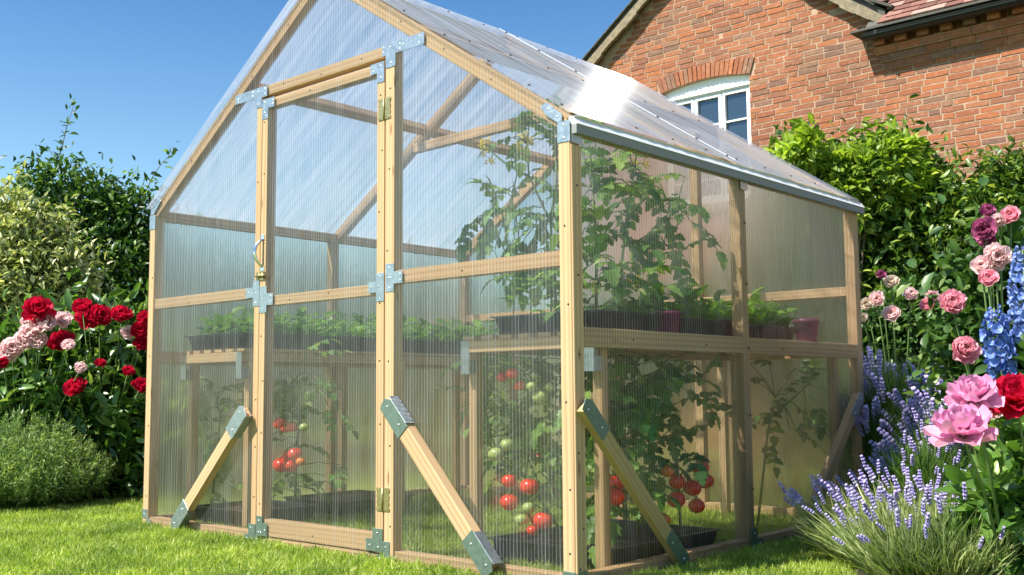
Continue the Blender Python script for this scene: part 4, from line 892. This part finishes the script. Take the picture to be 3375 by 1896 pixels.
# ================================================================ PLANTS OUTSIDE
def shell_pts(blobs, n, thick=.35):
    ar = np.array([b[3]*b[4]+b[3]**2 for b in blobs]) if False else np.array([b[1][0]*b[1][1]+b[1][0]*b[1][2]+b[1][1]*b[1][2] for b in blobs]); ar = ar/ar.sum()
    idx = RNG.choice(len(blobs), n, p=ar); dv = rdir(n); C = np.array([b[0] for b in blobs])[idx]; Rr = np.array([b[1] for b in blobs])[idx]
    rad = 1-thick*RNG.random(n)**1.6; lump = 1+.12*np.sin(dv[:, 0]*7+idx)*np.cos(dv[:, 2]*6+dv[:, 1]*5)
    return C+dv*Rr*(rad*lump)[:, None], dv
def crown(name, blobs, n, size, mat, parent, T=T_SIMPLE, wr=.45, up=.5, thick=.4, shoots=0, shl=.3, clumps=0, minz=.02):
    P, dv = shell_pts(blobs, n, thick)
    if clumps:
        c, _ = shell_pts(blobs, clumps, thick*.8); k = RNG.integers(0, clumps, n); P2_ = c[k]+RNG.normal(0, 1, (n, 3))*size*1.3; m_ = RNG.random(n) < .7; P[m_] = P2_[m_]
    Dd = nrm(dv*.8+RNG.normal(0, .55, (n, 3))+np.array([0, 0, up*.3])); N = nrm(dv*.6+RNG.normal(0, .5, (n, 3))+np.array([0, 0, .9]))
    tw = MB()
    if shoots:
        top = [i for i in range(n) if dv[i, 2] > .3]; ps = []; ds = []; ns = []
        for i in RNG.choice(top, shoots):
            d = Vector((RNG.normal(0, .35), RNG.normal(0, .35), 1)).normalized(); p = Vector(P[i]); L = shl*RNG.uniform(.5, 1.2); pts = [p]
            for q in range(6): d = (d+Vector((RNG.normal(0, .12), RNG.normal(0, .12), -.03))).normalized(); pts.append(pts[-1]+d*L/6)
            tw.tube(pts, [.006, .005, .004, .004, .003, .002, .002], 4)
            for q in range(1, 7):
                for _ in range(5):
                    ps.append(pts[q]+Vector(RNG.normal(0, size*.35, 3))); dd = RNG.normal(0, 1, 3)+np.array(d)*.6; ds.append(dd); ns.append(RNG.normal(0, .4, 3)+np.array([0, 0, 1]))
        P = np.r_[P, np.array([tuple(x) for x in ps])]; Dd = np.r_[Dd, nrm(np.array(ds))]; N = np.r_[N, nrm(np.array(ns))]
    ok = P[:, 2] > minz; P, Dd, N = P[ok], Dd[ok], N[ok]
    L = size*RNG.uniform(.6, 1.25, len(P)); link(name, leafmesh(name, P, Dd, N, L, L*wr, T, mat), parent)
    return tw
def trunks(base, blobs, parent, r=.04, tw=None, k=6):
    s = tw or MB(); base = Vector(base); top = Vector(blobs[0][0]); s.tube([base, base.lerp(top, .35), top], [r, r*.8, r*.4], 8)
    for b in blobs[1:k+1]: s.tube([base.lerp(top, .3), Vector(b[0]).lerp(top, .3)-Vector((0, 0, .05)), Vector(b[0])], [r*.5, r*.35, r*.15], 6)
    s.build('branch', TWIG, parent)
def shrub(name, label, cat, spec, depth, n, size, mat, group=None, dthick=.8, **kw):
    """spec: list of (u, v, radius_px[, ddepth]) in photo pixels at a depth"""
    bl = []
    for q in spec:
        d = depth+(q[3] if len(q) > 3 else 0); c = at(d, q[0], q[1]); r = q[2]/2662*d; bl.append((tuple(c), (r, r*dthick, r)))
    b0 = at(depth+.1, spec[0][0], spec[0][1]); base = (b0.x, b0.y, 0); t = thing(name, label, cat, base, group)
    tw = crown('foliage', bl, n, size, mat, t, **kw); trunks(base, bl, t, tw=tw); return t
# left background
shrub('dark_shrub', 'tall dark green shrub with loose top shoots left of the greenhouse', 'shrub',
      [(250, 700, 175), (130, 620, 115), (220, 540, 95), (320, 600, 90), (360, 720, 110), (90, 500, 60), (150, 470, 60), (250, 480, 50), (330, 540, 55), (200, 880, 170, -.3), (350, 900, 150, -.2), (60, 800, 170), (300, 1050, 170, -.2), (120, 1050, 190, -.2)], 9.2, 30000, .075, LF_DARK, T=T_OVAL, shoots=22, shl=.78, clumps=420)
shrub('variegated_shrub', 'pale cream and green variegated shrub at the far left', 'shrub',
      [(90, 680, 120), (20, 600, 95), (10, 760, 130), (140, 760, 85), (60, 850, 110), (165, 690, 65), (0, 540, 50), (110, 610, 60), (190, 760, 45), (-60, 680, 130)], 8.2, 15000, .075, LF_VAR, T=T_OVAL, wr=.4, shoots=30, shl=.3, clumps=260)
for lb, sp, dp in (('clipped green shrub behind the left wall of the greenhouse', [(470, 760, 150), (400, 640, 80), (540, 700, 100), (480, 900, 150), (600, 850, 130), (420, 950, 150)], 10.5),
                   ('rounded green shrub seen through the upper door panel', [(760, 800, 150), (700, 720, 80), (850, 760, 100), (760, 920, 150), (880, 900, 120)], 11.0),
                   ('green shrub seen through the panel right of the door', [(1080, 820, 140), (1000, 760, 90), (1180, 780, 100), (1080, 950, 140), (1250, 900, 130)], 11.3)):
    shrub('garden_shrub', lb, 'shrub', sp, dp, 9000, .09, LF_HEDGE, 'shrubs behind the greenhouse', clumps=150)
shrub('rear_shrub', 'low leafy shrub behind the greenhouse in front of the house wall', 'shrub', [(1560, 800, 90), (1480, 860, 90), (1660, 840, 100), (1780, 800, 110), (1600, 900, 110), (1880, 780, 100), (1980, 800, 110), (1990, 640, 110, -.5), (2080, 700, 110, -.5), (1920, 720, 90), (2010, 960, 120), (2090, 900, 110), (1920, 960, 90), (1960, 560, 80, -.5), (1900, 860, 90), (2050, 1050, 110), (1950, 1060, 100), (2040, 800, 100, -.4), (1700, 950, 80)], 9.0, 26000, .08, LF_HEDGE, clumps=400)
t = thing('boundary_hedge', 'long clipped hedge closing the garden beyond the greenhouse', 'hedge', (-14, 10.5, 0))
hb = [((-7+-1.3*k, 10.2+.25*k, .9), (1.1, .6, 1.15+.1*math.sin(k*1.7))) for k in range(14)]
tw = crown('foliage', hb, 16000, .13, LF_HEDGE, t, T=T_OVAL); trunks((-14, 11.5, 0), hb, t, .05, tw, 13)
# climber on the house
shrub('climbing_shrub', 'glossy green climbing shrub with bright tips against the brick wall', 'shrub',
      [(2240, 560, 150), (2010, 430, 70), (2080, 450, 80), (2180, 440, 75), (2270, 420, 62), (2330, 490, 70), (2140, 560, 120), (2350, 600, 120), (2200, 700, 150), (2330, 720, 140), (2270, 840, 140), (2430, 740, 110, -.3), (2060, 560, 90), (1990, 480, 60), (2180, 880, 120)], 8.0, 30000, .085, LF_CLIMB, T=T_OVAL, thick=.45, shoots=36, shl=.18, clumps=520)
shrub('wall_climber', 'dense climber with yellowish shoots at the right edge of the brick wall', 'shrub',
      [(2530, 560, 110), (2470, 540, 70), (2576, 470, 70), (2500, 640, 90), (2640, 560, 130), (2450, 620, 70), (2440, 520, 35), (2400, 580, 50)], 7.6, 17000, .07, LF_CLIMB, T=T_OVAL, shoots=26, shl=.2, clumps=260)
t = thing('bright_climber', 'yellow green new growth on top of the climbing shrub by the wall', 'shrub', tuple(at(7.75, 2180, 520)[:2])+(0,))
bl = []
for u, v, r in [(1990, 400, 42), (2030, 385, 38), (2100, 420, 35), (2180, 425, 55), (2250, 400, 45), (2275, 375, 25), (2130, 480, 50), (2220, 480, 60), (2300, 450, 35), (2150, 540, 40), (2380, 560, 40)]:
    c = at(7.7, u, v); rr = r/2662*7.7; bl.append((tuple(c), (rr, rr, rr)))
tw = crown('foliage', bl, 4200, .095, LF_TIP, t, T=T_OVAL, thick=.7, shoots=14, shl=.15)
bb = at(7.75, 2180, 520); trunks((bb.x, bb.y, 0), bl, t, .025, tw)

# ---- petals and flowers
def petal(s, c, d, up, L, Wd, cup=.35, ruf=.06, mi=0, nu=4, nv=4):
    d, up = Vector(d).normalized(), Vector(up); side = d.cross(up).normalized(); up = side.cross(d); vs = []
    ph = random.uniform(0, 6)
    for j in range(nv+1):
        v = j/nv; w_ = Wd*(math.sin(math.pi*min(.98, .12+.70*v))**.7); 
        for i in range(nu+1):
            u = i/nu*2-1; z = cup*L*(v*v)+.22*Wd*u*u*(1 if cup > 0 else .5)+ruf*L*math.sin(ph+u*5+v*3)*v
            notch = -.07*L*(1 if abs(u) < .3 else 0)*(v > .9)+(-.12*L*u*u*v)
            vs.append(c+d*(L*v+notch)+side*(u*w_*.5)+up*z)
    s.add(vs, [(j*(nu+1)+i, j*(nu+1)+i+1, (j+1)*(nu+1)+i+1, (j+1)*(nu+1)+i) for j in range(nv) for i in range(nu)], mi, True)
def bloom_mesh(mat, kind, seed):
    """flower of radius 1, axis +Z"""
    random.seed(seed); s = MB()
    if kind == 'loose': lay = [(6, 1.18, 1.05, -.2, -.14), (7, 1.02, 1.0, .22, -.02), (8, .88, .85, .65, .06), (8, .74, .7, .95, .1), (9, .58, .55, 1.15, .14), (8, .42, .45, 1.3, .2)]
    elif kind == 'peony': lay = [(9, 1.0, .95, .12, 0), (9, .92, .8, .45, .05), (10, .78, .6, .8, .1), (12, .62, .45, 1.1, .12), (12, .45, .36, 1.3, .16), (7, .25, .3, 1.4, .2)]
    elif kind == 'open': lay = [(8, 1.05, .95, .0, -.08), (8, .95, .85, .3, 0), (9, .75, .6, .75, .05), (9, .55, .45, 1.1, .1), (8, .36, .35, 1.3, .12)]
    elif kind == 'pom': lay = [(10, .95, .8, .3, -.05), (11, .95, .7, .65, 0), (13, .88, .6, .95, .06), (14, .78, .5, 1.15, .12), (14, .62, .42, 1.3, .18), (12, .45, .36, 1.42, .22), (8, .3, .3, 1.5, .25)]
    else: lay = [(6, .98, 1.1, .25, -.1), (6, .88, 1.0, .6, -.05), (6, .75, .9, .95, 0), (6, .58, .7, 1.2, .02), (5, .42, .5, 1.35, .05), (4, .28, .36, 1.45, .08)]
    for li, (n, L, Wd, el, z) in enumerate(lay):
        o = random.uniform(0, 6)
        for k in range(n):
            a = o+2*math.pi*k/n+random.uniform(-.15, .15); e_ = el+random.uniform(-.12, .12)
            d = Vector((math.cos(a)*math.cos(e_), math.sin(a)*math.cos(e_), math.sin(e_))); up = Vector((-math.cos(a)*math.sin(e_), -math.sin(a)*math.sin(e_), math.cos(e_)))
            petal(s, Vector((math.cos(a)*.06, math.sin(a)*.06, z)), d, up, L*random.uniform(.88, 1.08), Wd*random.uniform(.85, 1.1), .32 if el < 1 else .15, {'rose': .03, 'loose': .10}.get(kind, .08), nu=6, nv=6)
    s.ball((0, 0, -.06), .16, 1, 1, .6, 8, 5, 1)
    for k in range(5):
        a = k*1.257; s.add([(0, 0, -.12), (.25*math.cos(a-.3), .25*math.sin(a-.3), -.1), (.5*math.cos(a), .5*math.sin(a), -.02), (.25*math.cos(a+.3), .25*math.sin(a+.3), -.1)], [(0, 1, 2, 3)], 1)
    return s.mesh('flower', mat, STEM)
BM = {('red', 'p'): [bloom_mesh(P_RED, 'pom', 1), bloom_mesh(P_RED, 'peony', 2), bloom_mesh(P_RED, 'loose', 15)], ('pink', 'p'): [bloom_mesh(P_PINK, 'loose', 3), bloom_mesh(P_PINK, 'loose', 4)], ('pale', 'p'): [bloom_mesh(P_PALE, 'open', 5), bloom_mesh(P_PALE, 'peony', 6)],
      ('rose', 'r'): [bloom_mesh(P_ROSE, 'rose', 7), bloom_mesh(P_ROSE, 'pom', 8)], ('pale', 'r'): [bloom_mesh(P_PALE, 'rose', 9), bloom_mesh(P_PALE, 'pom', 10)], ('mauve', 'r'): [bloom_mesh(P_MAUVE, 'rose', 11)], ('cream', 'r'): [bloom_mesh(P_CREAM, 'open', 12)]}
random.seed(77)
def face_mat(c, r, face=.6, tilt=None):
    to = (CAM-Vector(c)); to.z = 0; to.normalize(); ax = (Vector((0, 0, 1))*(1-face)+to*face+Vector([random.uniform(-.2, .2) for _ in range(3)])).normalized()
    if tilt: ax = Vector(tilt).normalized()
    q = ax.to_track_quat('Z', 'Y').to_matrix().to_4x4(); return Matrix.Translation(Vector(c)) @ q @ Matrix.Rotation(random.uniform(0, 6), 4, 'Z') @ Matrix.Diagonal((r, r, r, 1))
def flowering(name, label, cat, base, blobs, n, size, mat, blooms, kind, group=None, T=T_OVAL, wr=.38, face=.6, stemmat=STEM, up=.9, thick=.6, clumps=0):
    base = Vector(base); t = thing(name, label, cat, base, group)
    tw = crown('foliage', blobs, n, size, mat, t, T=T, wr=wr, up=up, thick=thick, clumps=clumps); s = tw
    tips = [Vector(b[0]) for b in blobs]
    for q in blooms:
        c = Vector(q[0]); mid = (base.lerp(c, .6)+Vector((0, 0, .05))); s.tube([base, mid, c-Vector((0, 0, q[1]*.1))], [.006, .005, .0035], 5)
    for b in tips: s.tube([base, base.lerp(b, .5)+Vector((0, 0, .05)), b], [.006, .004, .003], 5)
    s.build('stem', stemmat, t)
    for c, r, col in [q[:3] for q in blooms]:
        link('flower', random.choice(BM[(col, kind)]), t, face_mat(c, r, face))
    return t
def B(d, u, v, r, col): return (tuple(at(d, u, v)), r/2662*d, col)
def blobs_px(depth, spec, fl=.8):
    o = []
    for q in spec:
        d = depth+(q[3] if len(q) > 3 else 0); c = at(d, q[0], q[1]); r = q[2]/2662*d; o.append((tuple(c), (r, r*fl, r)))
    return o
# left bed: crimson and pale peonies
def gbase(d, u): c = at(d, u, 1000); return (c.x, c.y, 0)
flowering('peony_plant', 'crimson peony bush with many round blooms beside the greenhouse left wall', 'peony', gbase(6.9, 260), blobs_px(6.9, [(230, 900, 80), (310, 880, 70), (160, 960, 90), (260, 1010, 110), (330, 1000, 80), (180, 1090, 110), (300, 1130, 110), (330, 1210, 90), (90, 1000, 80), (350, 1100, 70)]), 9000, .12, LF_PEONY,
    [B(6.5, 208, 778, 27, 'red'), B(6.5, 250, 800, 30, 'red'), B(6.6, 222, 800, 27, 'red'), B(6.5, 306, 802, 33, 'red'), B(6.4, 156, 868, 34, 'red'), B(6.3, 194, 984, 36, 'red'), B(6.5, 352, 835, 24, 'red'), B(6.5, 355, 865, 18, 'red'), B(6.4, 352, 975, 24, 'red'), B(6.4, 322, 937, 17, 'red'), B(6.4, 252, 915, 13, 'red'), B(6.5, 365, 800, 17, 'mauve' if 0 else 'red')], 'p', clumps=300)
flowering('peony_plant', 'pale pink peony bush at the far left with one dark red bloom', 'peony', gbase(6.8, 60), blobs_px(6.8, [(60, 930, 80), (20, 980, 100), (110, 900, 60), (60, 1040, 100), (-40, 1000, 120), (20, 1110, 100), (110, 1000, 70)]), 6000, .12, LF_PEONY,
    [B(6.3, 60, 864, 32, 'pale'), B(6.35, 30, 880, 31, 'pale'), B(6.3, 110, 826, 35, 'pale'), B(6.3, 76, 842, 28, 'pale'), B(6.3, 98, 862, 26, 'pale'), B(6.4, 156, 808, 24, 'pale'), B(6.4, 62, 812, 13, 'pale'), B(6.2, 204, 925, 15, 'pale'), B(6.3, 8, 900, 26, 'pale'), B(6.25, 172, 873, 19, 'pale'), B(6.3, 96, 783, 33, 'red'), B(6.2, 8, 915, 18, 'red'), B(6.5, 325, 838, 19, 'pale')], 'p', clumps=200)
# right: large peonies, roses
flowering('peony_plant', 'large pink peony plant with broad glossy leaves at the lower right', 'peony', gbase(3.35, 2520)[:2]+(0,), blobs_px(3.35, [(2540, 1310, 85), (2480, 1260, 45), (2570, 1220, 60), (2510, 1350, 60), (2480, 1400, 60), (2540, 1420, 70), (2570, 1370, 80), (2600, 1280, 100)]), 760, .13, LF_PEONY,
    [B(3.0, 2420, 1090, 74, 'pink'), B(3.15, 2448, 1003, 60, 'pink')], 'p', wr=.36, face=.42, thick=.5)
flowering('peony_plant', 'crimson peony with one big bloom at the right edge above the pink peonies', 'peony', gbase(3.45, 2600)[:2]+(0,), blobs_px(3.45, [(2600, 1150, 80), (2640, 1250, 100), (2580, 1080, 50)]), 500, .12, LF_PEONY, [B(3.2, 2556, 1008, 62, 'red'), B(3.4, 2500, 1040, 30, 'pale')], 'p', wr=.34, face=.5)
flowering('rose_bush', 'tall pink rose bush with full blooms at the right edge', 'rose bush', gbase(4.4, 2520), blobs_px(4.4, [(2500, 800, 90), (2450, 820, 60), (2540, 720, 90), (2500, 900, 90), (2570, 850, 90), (2480, 980, 80), (2560, 980, 90), (2560, 640, 70), (2480, 720, 50), (2420, 930, 40)]), 3400, .075, LF_ROSE,
    [B(3.9, 2422, 886, 44, 'rose'), B(3.95, 2394, 770, 41, 'rose'), B(4.0, 2505, 650, 41, 'pale'), B(4.0, 2470, 672, 29, 'pale'), B(3.95, 2486, 705, 31, 'rose'), B(4.1, 2543, 546, 31, 'rose'), B(4.1, 2515, 556, 22, 'pale'), B(4.1, 2478, 580, 36, 'mauve'), B(4.15, 2480, 600, 29, 'mauve'), B(4.2, 2484, 534, 22, 'mauve')], 'r', wr=.55, face=.8, clumps=120)
flowering('rose_bush', 'small pale pink rose bush in front of the dark climber', 'rose bush', gbase(6.4, 2260), blobs_px(6.4, [(2260, 800, 70), (2200, 820, 50), (2330, 800, 60), (2270, 860, 80), (2200, 880, 60), (2350, 880, 60), (2290, 740, 40)]), 4200, .05, LF_ROSE,
    [B(6.0, 2244, 794, 26, 'pale'), B(6.0, 2207, 755, 23, 'pale'), B(6.0, 2180, 765, 17, 'cream'), B(6.0, 2290, 744, 22, 'pale'), B(6.0, 2333, 772, 24, 'rose'), B(6.0, 2345, 745, 22, 'pale'), B(6.0, 2243, 710, 19, 'cream'), B(6.0, 2215, 692, 14, 'mauve'), B(6.0, 2172, 800, 12, 'cream')], 'r', wr=.6, face=.8)
# delphiniums
def delph(label, top, bot, r, d, mat=P_BLUE):
    a, b = at(d, *top), at(d, *bot); base = (b.x, b.y, 0); t = thing('delphinium', label, 'delphinium', base, 'blue delphiniums'); s = MB(); s.tube([base, b, a], [.006, .005, .003], 6)
    s.build('stem', STEM, t); s = MB(); n = 100; R_ = r/2662*d
    for k in range(n):
        f = k/n; an = k*2.4; c = a.lerp(b, f); q = R_*(.35+.65*min(1, f*2.2))*(1 if f < .85 else .8); o = c+Vector((math.cos(an), math.sin(an), 0))*q*.72+Vector([random.gauss(0, .005) for _ in range(3)])
        ax = Vector((math.cos(an)+random.gauss(0, .3), math.sin(an)+random.gauss(0, .3), .15+random.gauss(0, .3))).normalized(); a1 = ax.cross(Vector((0, 0, 1))).normalized(); a2 = ax.cross(a1); l = .021*(.5+.5*min(1, f*2.5))*random.uniform(.75, 1.25)
        for j in range(5):
            g_ = j*1.257+an; e1 = a1*math.cos(g_)+a2*math.sin(g_); petal(s, o, (e1+ax*.35).normalized(), ax, l, l*1.1, .3, .03, 0, 2, 2)
        s.ball(o+ax*.003, .003, seg=5, rings=3, mi=1)
    s.build('flower_spike', [mat, P_CREAM], t)
    P = []; Dd = []
    for k in range(24): P.append(Vector(base).lerp(b, random.uniform(.2, .95))); an = random.uniform(0, 6.3); Dd.append((math.cos(an), math.sin(an), .4))
    link('foliage', leafmesh('foliage', P, Dd, [(0, 0, 1)]*24, np.full(24, .11), np.full(24, .08), T_LOBE, LF_ROSE), t)
delph('bright blue delphinium spike beside the large pink rose', (2500, 775), (2522, 945), 35, 3.75)
delph('taller pale blue delphinium spike cut by the right edge of the view', (2572, 620), (2585, 850), 38, 3.7, petal_mat('pale_blue_petal', (.14, .24, .62), (.36, .48, .85)))

# ---- lavender
def spike_mesh(seed, L=.30, head=.055, mat=P_LAV, nw=5, br=.0042):
    random.seed(seed); s = MB(); bend = random.uniform(.02, .06); pts = [(bend*(i/5)**2, 0, L*i/5) for i in range(6)]; s.tube(pts, .0013, 3, 1)
    for w_ in range(nw):
        f = 1-head/L*(w_/(nw-1)); z = L*f; x = bend*f*f; rr = br*1.3*(1 if w_ else .6)*(1.1 if w_ < 4 else .8)
        for k in range(5):
            a = k*1.257+w_; s.ball((x+rr*math.cos(a), rr*math.sin(a), z), br*random.uniform(.7, 1.3), 1, 1, 1.3, 5, 3, 0)
    return s.mesh('flower_spike', mat, LF_LAV)
SPK = [spike_mesh(i) for i in range(5)]
DPURP = petal_mat('deep_lavender_petal', (.42, .36, .74), (.68, .60, .92), trans=.2)
SPK2 = [spike_mesh(i+9, .26, .12, DPURP, 8, .0066) for i in range(4)]
def lavender(label, base, rx, h, nb, ns, spk=SPK, mat=LF_LAV, lean=(0, 0), sc=1, name='lavender_bush', group='lavender bushes', bl=.16, bw=.004, cat='lavender', upr=1.0):
    base = Vector(base); t = thing(name, label, cat, base, group); n = nb
    a = RNG.uniform(0, 2*math.pi, n); r = np.sqrt(RNG.random(n)); x, y = rx*r*np.cos(a), rx*r*np.sin(a)
    P = np.c_[base.x+x*.55, base.y+y*.55, np.zeros(n)+.01+(h*.62*RNG.random(n)*(1-.45*r*r))]; Dd = nrm(np.c_[x/rx*.75+lean[0]+RNG.normal(0, .22, n), y/rx*.75+lean[1]+RNG.normal(0, .22, n), np.full(n, upr)])
    P = P+Dd*0; L = bl*RNG.uniform(.6, 1.3, n); P = np.c_[P[:, 0]+x*.45*P[:, 2]/h, P[:, 1]+y*.45*P[:, 2]/h, P[:, 2]]
    link('foliage', leafmesh('foliage', P, Dd, rdir(n), L, bw*RNG.uniform(.7, 1.5, n), T_BLADE, mat), t)
    for k in range(ns):
        an = random.uniform(0, 6.28); rr = math.sqrt(random.random()); q = Vector((rx*rr*math.cos(an), rx*rr*math.sin(an), 0)); p = base+q*.62+Vector((0, 0, h*(.62-.3*rr*rr)*random.uniform(.6, 1)))
        ax = Vector((q.x/rx*.7+lean[0]+random.gauss(0, .12), q.y/rx*.7+lean[1]+random.gauss(0, .12), 1)).normalized(); s_ = sc*random.uniform(.75, 1.15)
        link('flower_spike', random.choice(spk), t, Matrix.Translation(p) @ ax.to_track_quat('Z', 'Y').to_matrix().to_4x4() @ Matrix.Rotation(random.uniform(0, 6), 4, 'Z') @ Matrix.Diagonal((s_, s_, s_, 1)))
    return t
random.seed(5)
LG = leaf_mat('lavender_green', (.05, .12, .02), (.17, .29, .07))
lavender('pale lavender bush with thin leaning spikes in front of the far side wall', (.60, 1.20, 0), .41, .23, 4600, 85, lean=(-.26, -.2), sc=.85, bw=.005)
lavender('lavender bush cut by the bottom edge in front of the peony leaves', (.90, .76, 0), .34, .22, 5000, 70, lean=(-.1, -.1), sc=.8, bw=.005)
def gb(d, u): c = at(d, u, 1000); return (c.x, c.y, 0)
lavender('deep purple lavender massed against the greenhouse back corner', gb(5.4, 2235), .27, 1.06, 13000, 100, SPK2, lean=(-.02, -.05), sc=1.0, bl=.2, mat=LG)
lavender('deep purple lavender just right of the clump at the back corner', gb(5.3, 2350), .27, 1.0, 13000, 100, SPK2, lean=(-.02, -.05), sc=1.0, bl=.2, mat=LG)
lavender('low purple lavender clump in front of the two taller purple clumps', gb(5.0, 2375), .24, .72, 9000, 100, SPK2, lean=(-.03, -.05), sc=1.0, bl=.18, mat=LG)
lavender('greyish lavender clump between the purple lavender and the roses', gb(4.9, 2455), .24, .86, 10000, 90, SPK2, sc=.9, bl=.18)
lavender('fading lavender clump below the pink rose', gb(4.6, 2330), .25, .50, 8000, 60, SPK, sc=.8, bl=.16, mat=LG)
# rosemary-like green mounds on the left
def mound(label, base, rx, h, n):
    base = Vector(base); t = thing('lavender_mound', label, 'lavender', base, 'green lavender mounds'); s = MB(); P = []; Dd = []; L = []
    for k in range(n):
        an = random.uniform(0, 6.283); rr = math.sqrt(random.random()); q = Vector((math.cos(an), math.sin(an), 0))*rx*rr; top = h*(1-.55*rr**2.2)*random.uniform(.7, 1.1)
        p0 = base+q*.45; p1 = base+q*.95+Vector((random.gauss(0, .02), random.gauss(0, .02), top)); mid = p0.lerp(p1, .55)+q*.12
        s.tube([p0, mid, p1], [.0022, .0018, .001], 3, cap=False)
        for f in np.linspace(.25, 1, 13):
            c = p0.lerp(mid, f*2) if f < .5 else mid.lerp(p1, f*2-1); d = (p1-mid).normalized()
            for _ in range(4):
                P.append(c+Vector([random.gauss(0, .006) for _ in range(3)])); Dd.append(d*.8+Vector([random.gauss(0, .6) for _ in range(3)])); L.append(random.uniform(.022, .045))
    s.build('stem', STEM, t); n = len(P); link('foliage', leafmesh('foliage', P, nrm(np.array([tuple(x) for x in Dd])), rdir(n), np.array(L), np.full(n, .0062), T_SIMPLE, LF_ROSEM), t)
mound('feathery green lavender mound not in bloom at the lower left', (-4.12, -.02, 0), .50, .52, 850)
mound('second feathery green mound at the left edge', (-4.3, -.66, 0), .45, .46, 420)
# low leafy filler in the dark of the left bed
def cover(label, poly, n, size, mat, h=.12, T=T_OVAL):
    (x0, y0_), (x1, y1) = poly; P = np.c_[RNG.uniform(x0, x1, n), RNG.uniform(y0_, y1, n), RNG.uniform(.01, h, n)]; Dd = nrm(np.c_[RNG.normal(0, 1, n), RNG.normal(0, 1, n), RNG.uniform(0, 1, n)])
    tag(link('ground_cover', leafmesh('ground_cover', P, Dd, nrm(RNG.normal(0, .5, (n, 3))+np.array([0, 0, 1])), size*RNG.uniform(.5, 1.3, n), size*.4, T, mat)), label, 'ground cover', kind='stuff')
cover('low dark leaves covering the soil beside the greenhouse left wall', ((-5.4, .1), (-3.9, 2.2)), 2600, .09, LF_DARK)
cover('low green leaves covering the soil under the roses', ((.5, 1.2), (2.2, 3.4)), 4500, .09, LF_ROSE, .25)

# ---- grass
def grass():
    Ps = []; 
    def area(x0, x1, y0_, y1, n, f=None):
        P = np.c_[RNG.uniform(x0, x1, n), RNG.uniform(y0_, y1, n), np.zeros(n)]
        if f is not None: P = P[f(P)]
        Ps.append(P)
    area(-4.1, .3, -1.9, 0.0, 260000, lambda P: (P[:, 1] < -.012+0*P[:, 0]) & (P[:, 0] < 1.0-(P[:, 1]+.0)*.9) & (P[:, 0] > -4.05))
    area(-3.95, -W-.01, 0, .9, 34000)
    area(.02, 1.15, -.3, 2.4, 125000, lambda P: P[:, 0] < np.where(P[:, 1] < 1, .97-.46*P[:, 1], .51-.186*(P[:, 1]-1))+.03*np.sin(P[:, 1]*19))
    area(-W+.06, -.06, .06, D-.06, 60000)
    area(-4.0, 1.2, D+.02, 5.5, 40000)
    P = np.concatenate(Ps); n = len(P); cl = .5+.5*np.sin(P[:, 0]*31+3*np.sin(P[:, 1]*17))*np.cos(P[:, 1]*27+2*np.sin(P[:, 0]*13))
    Dd = nrm(np.c_[RNG.normal(0, .55, n)+.35*np.sin(P[:, 0]*19+P[:, 1]*7), RNG.normal(0, .55, n)+.35*np.cos(P[:, 1]*23), np.full(n, .85)])
    L = RNG.uniform(.014, .042, n)*(.6+.8*cl)
    o = link('grass', leafmesh('grass', P, Dd, rdir(n), L, RNG.uniform(.0028, .0058, n), T_BLADE, GRASSM)); tag(o, 'short green grass blades of the lawn', 'grass', kind='stuff')
grass()
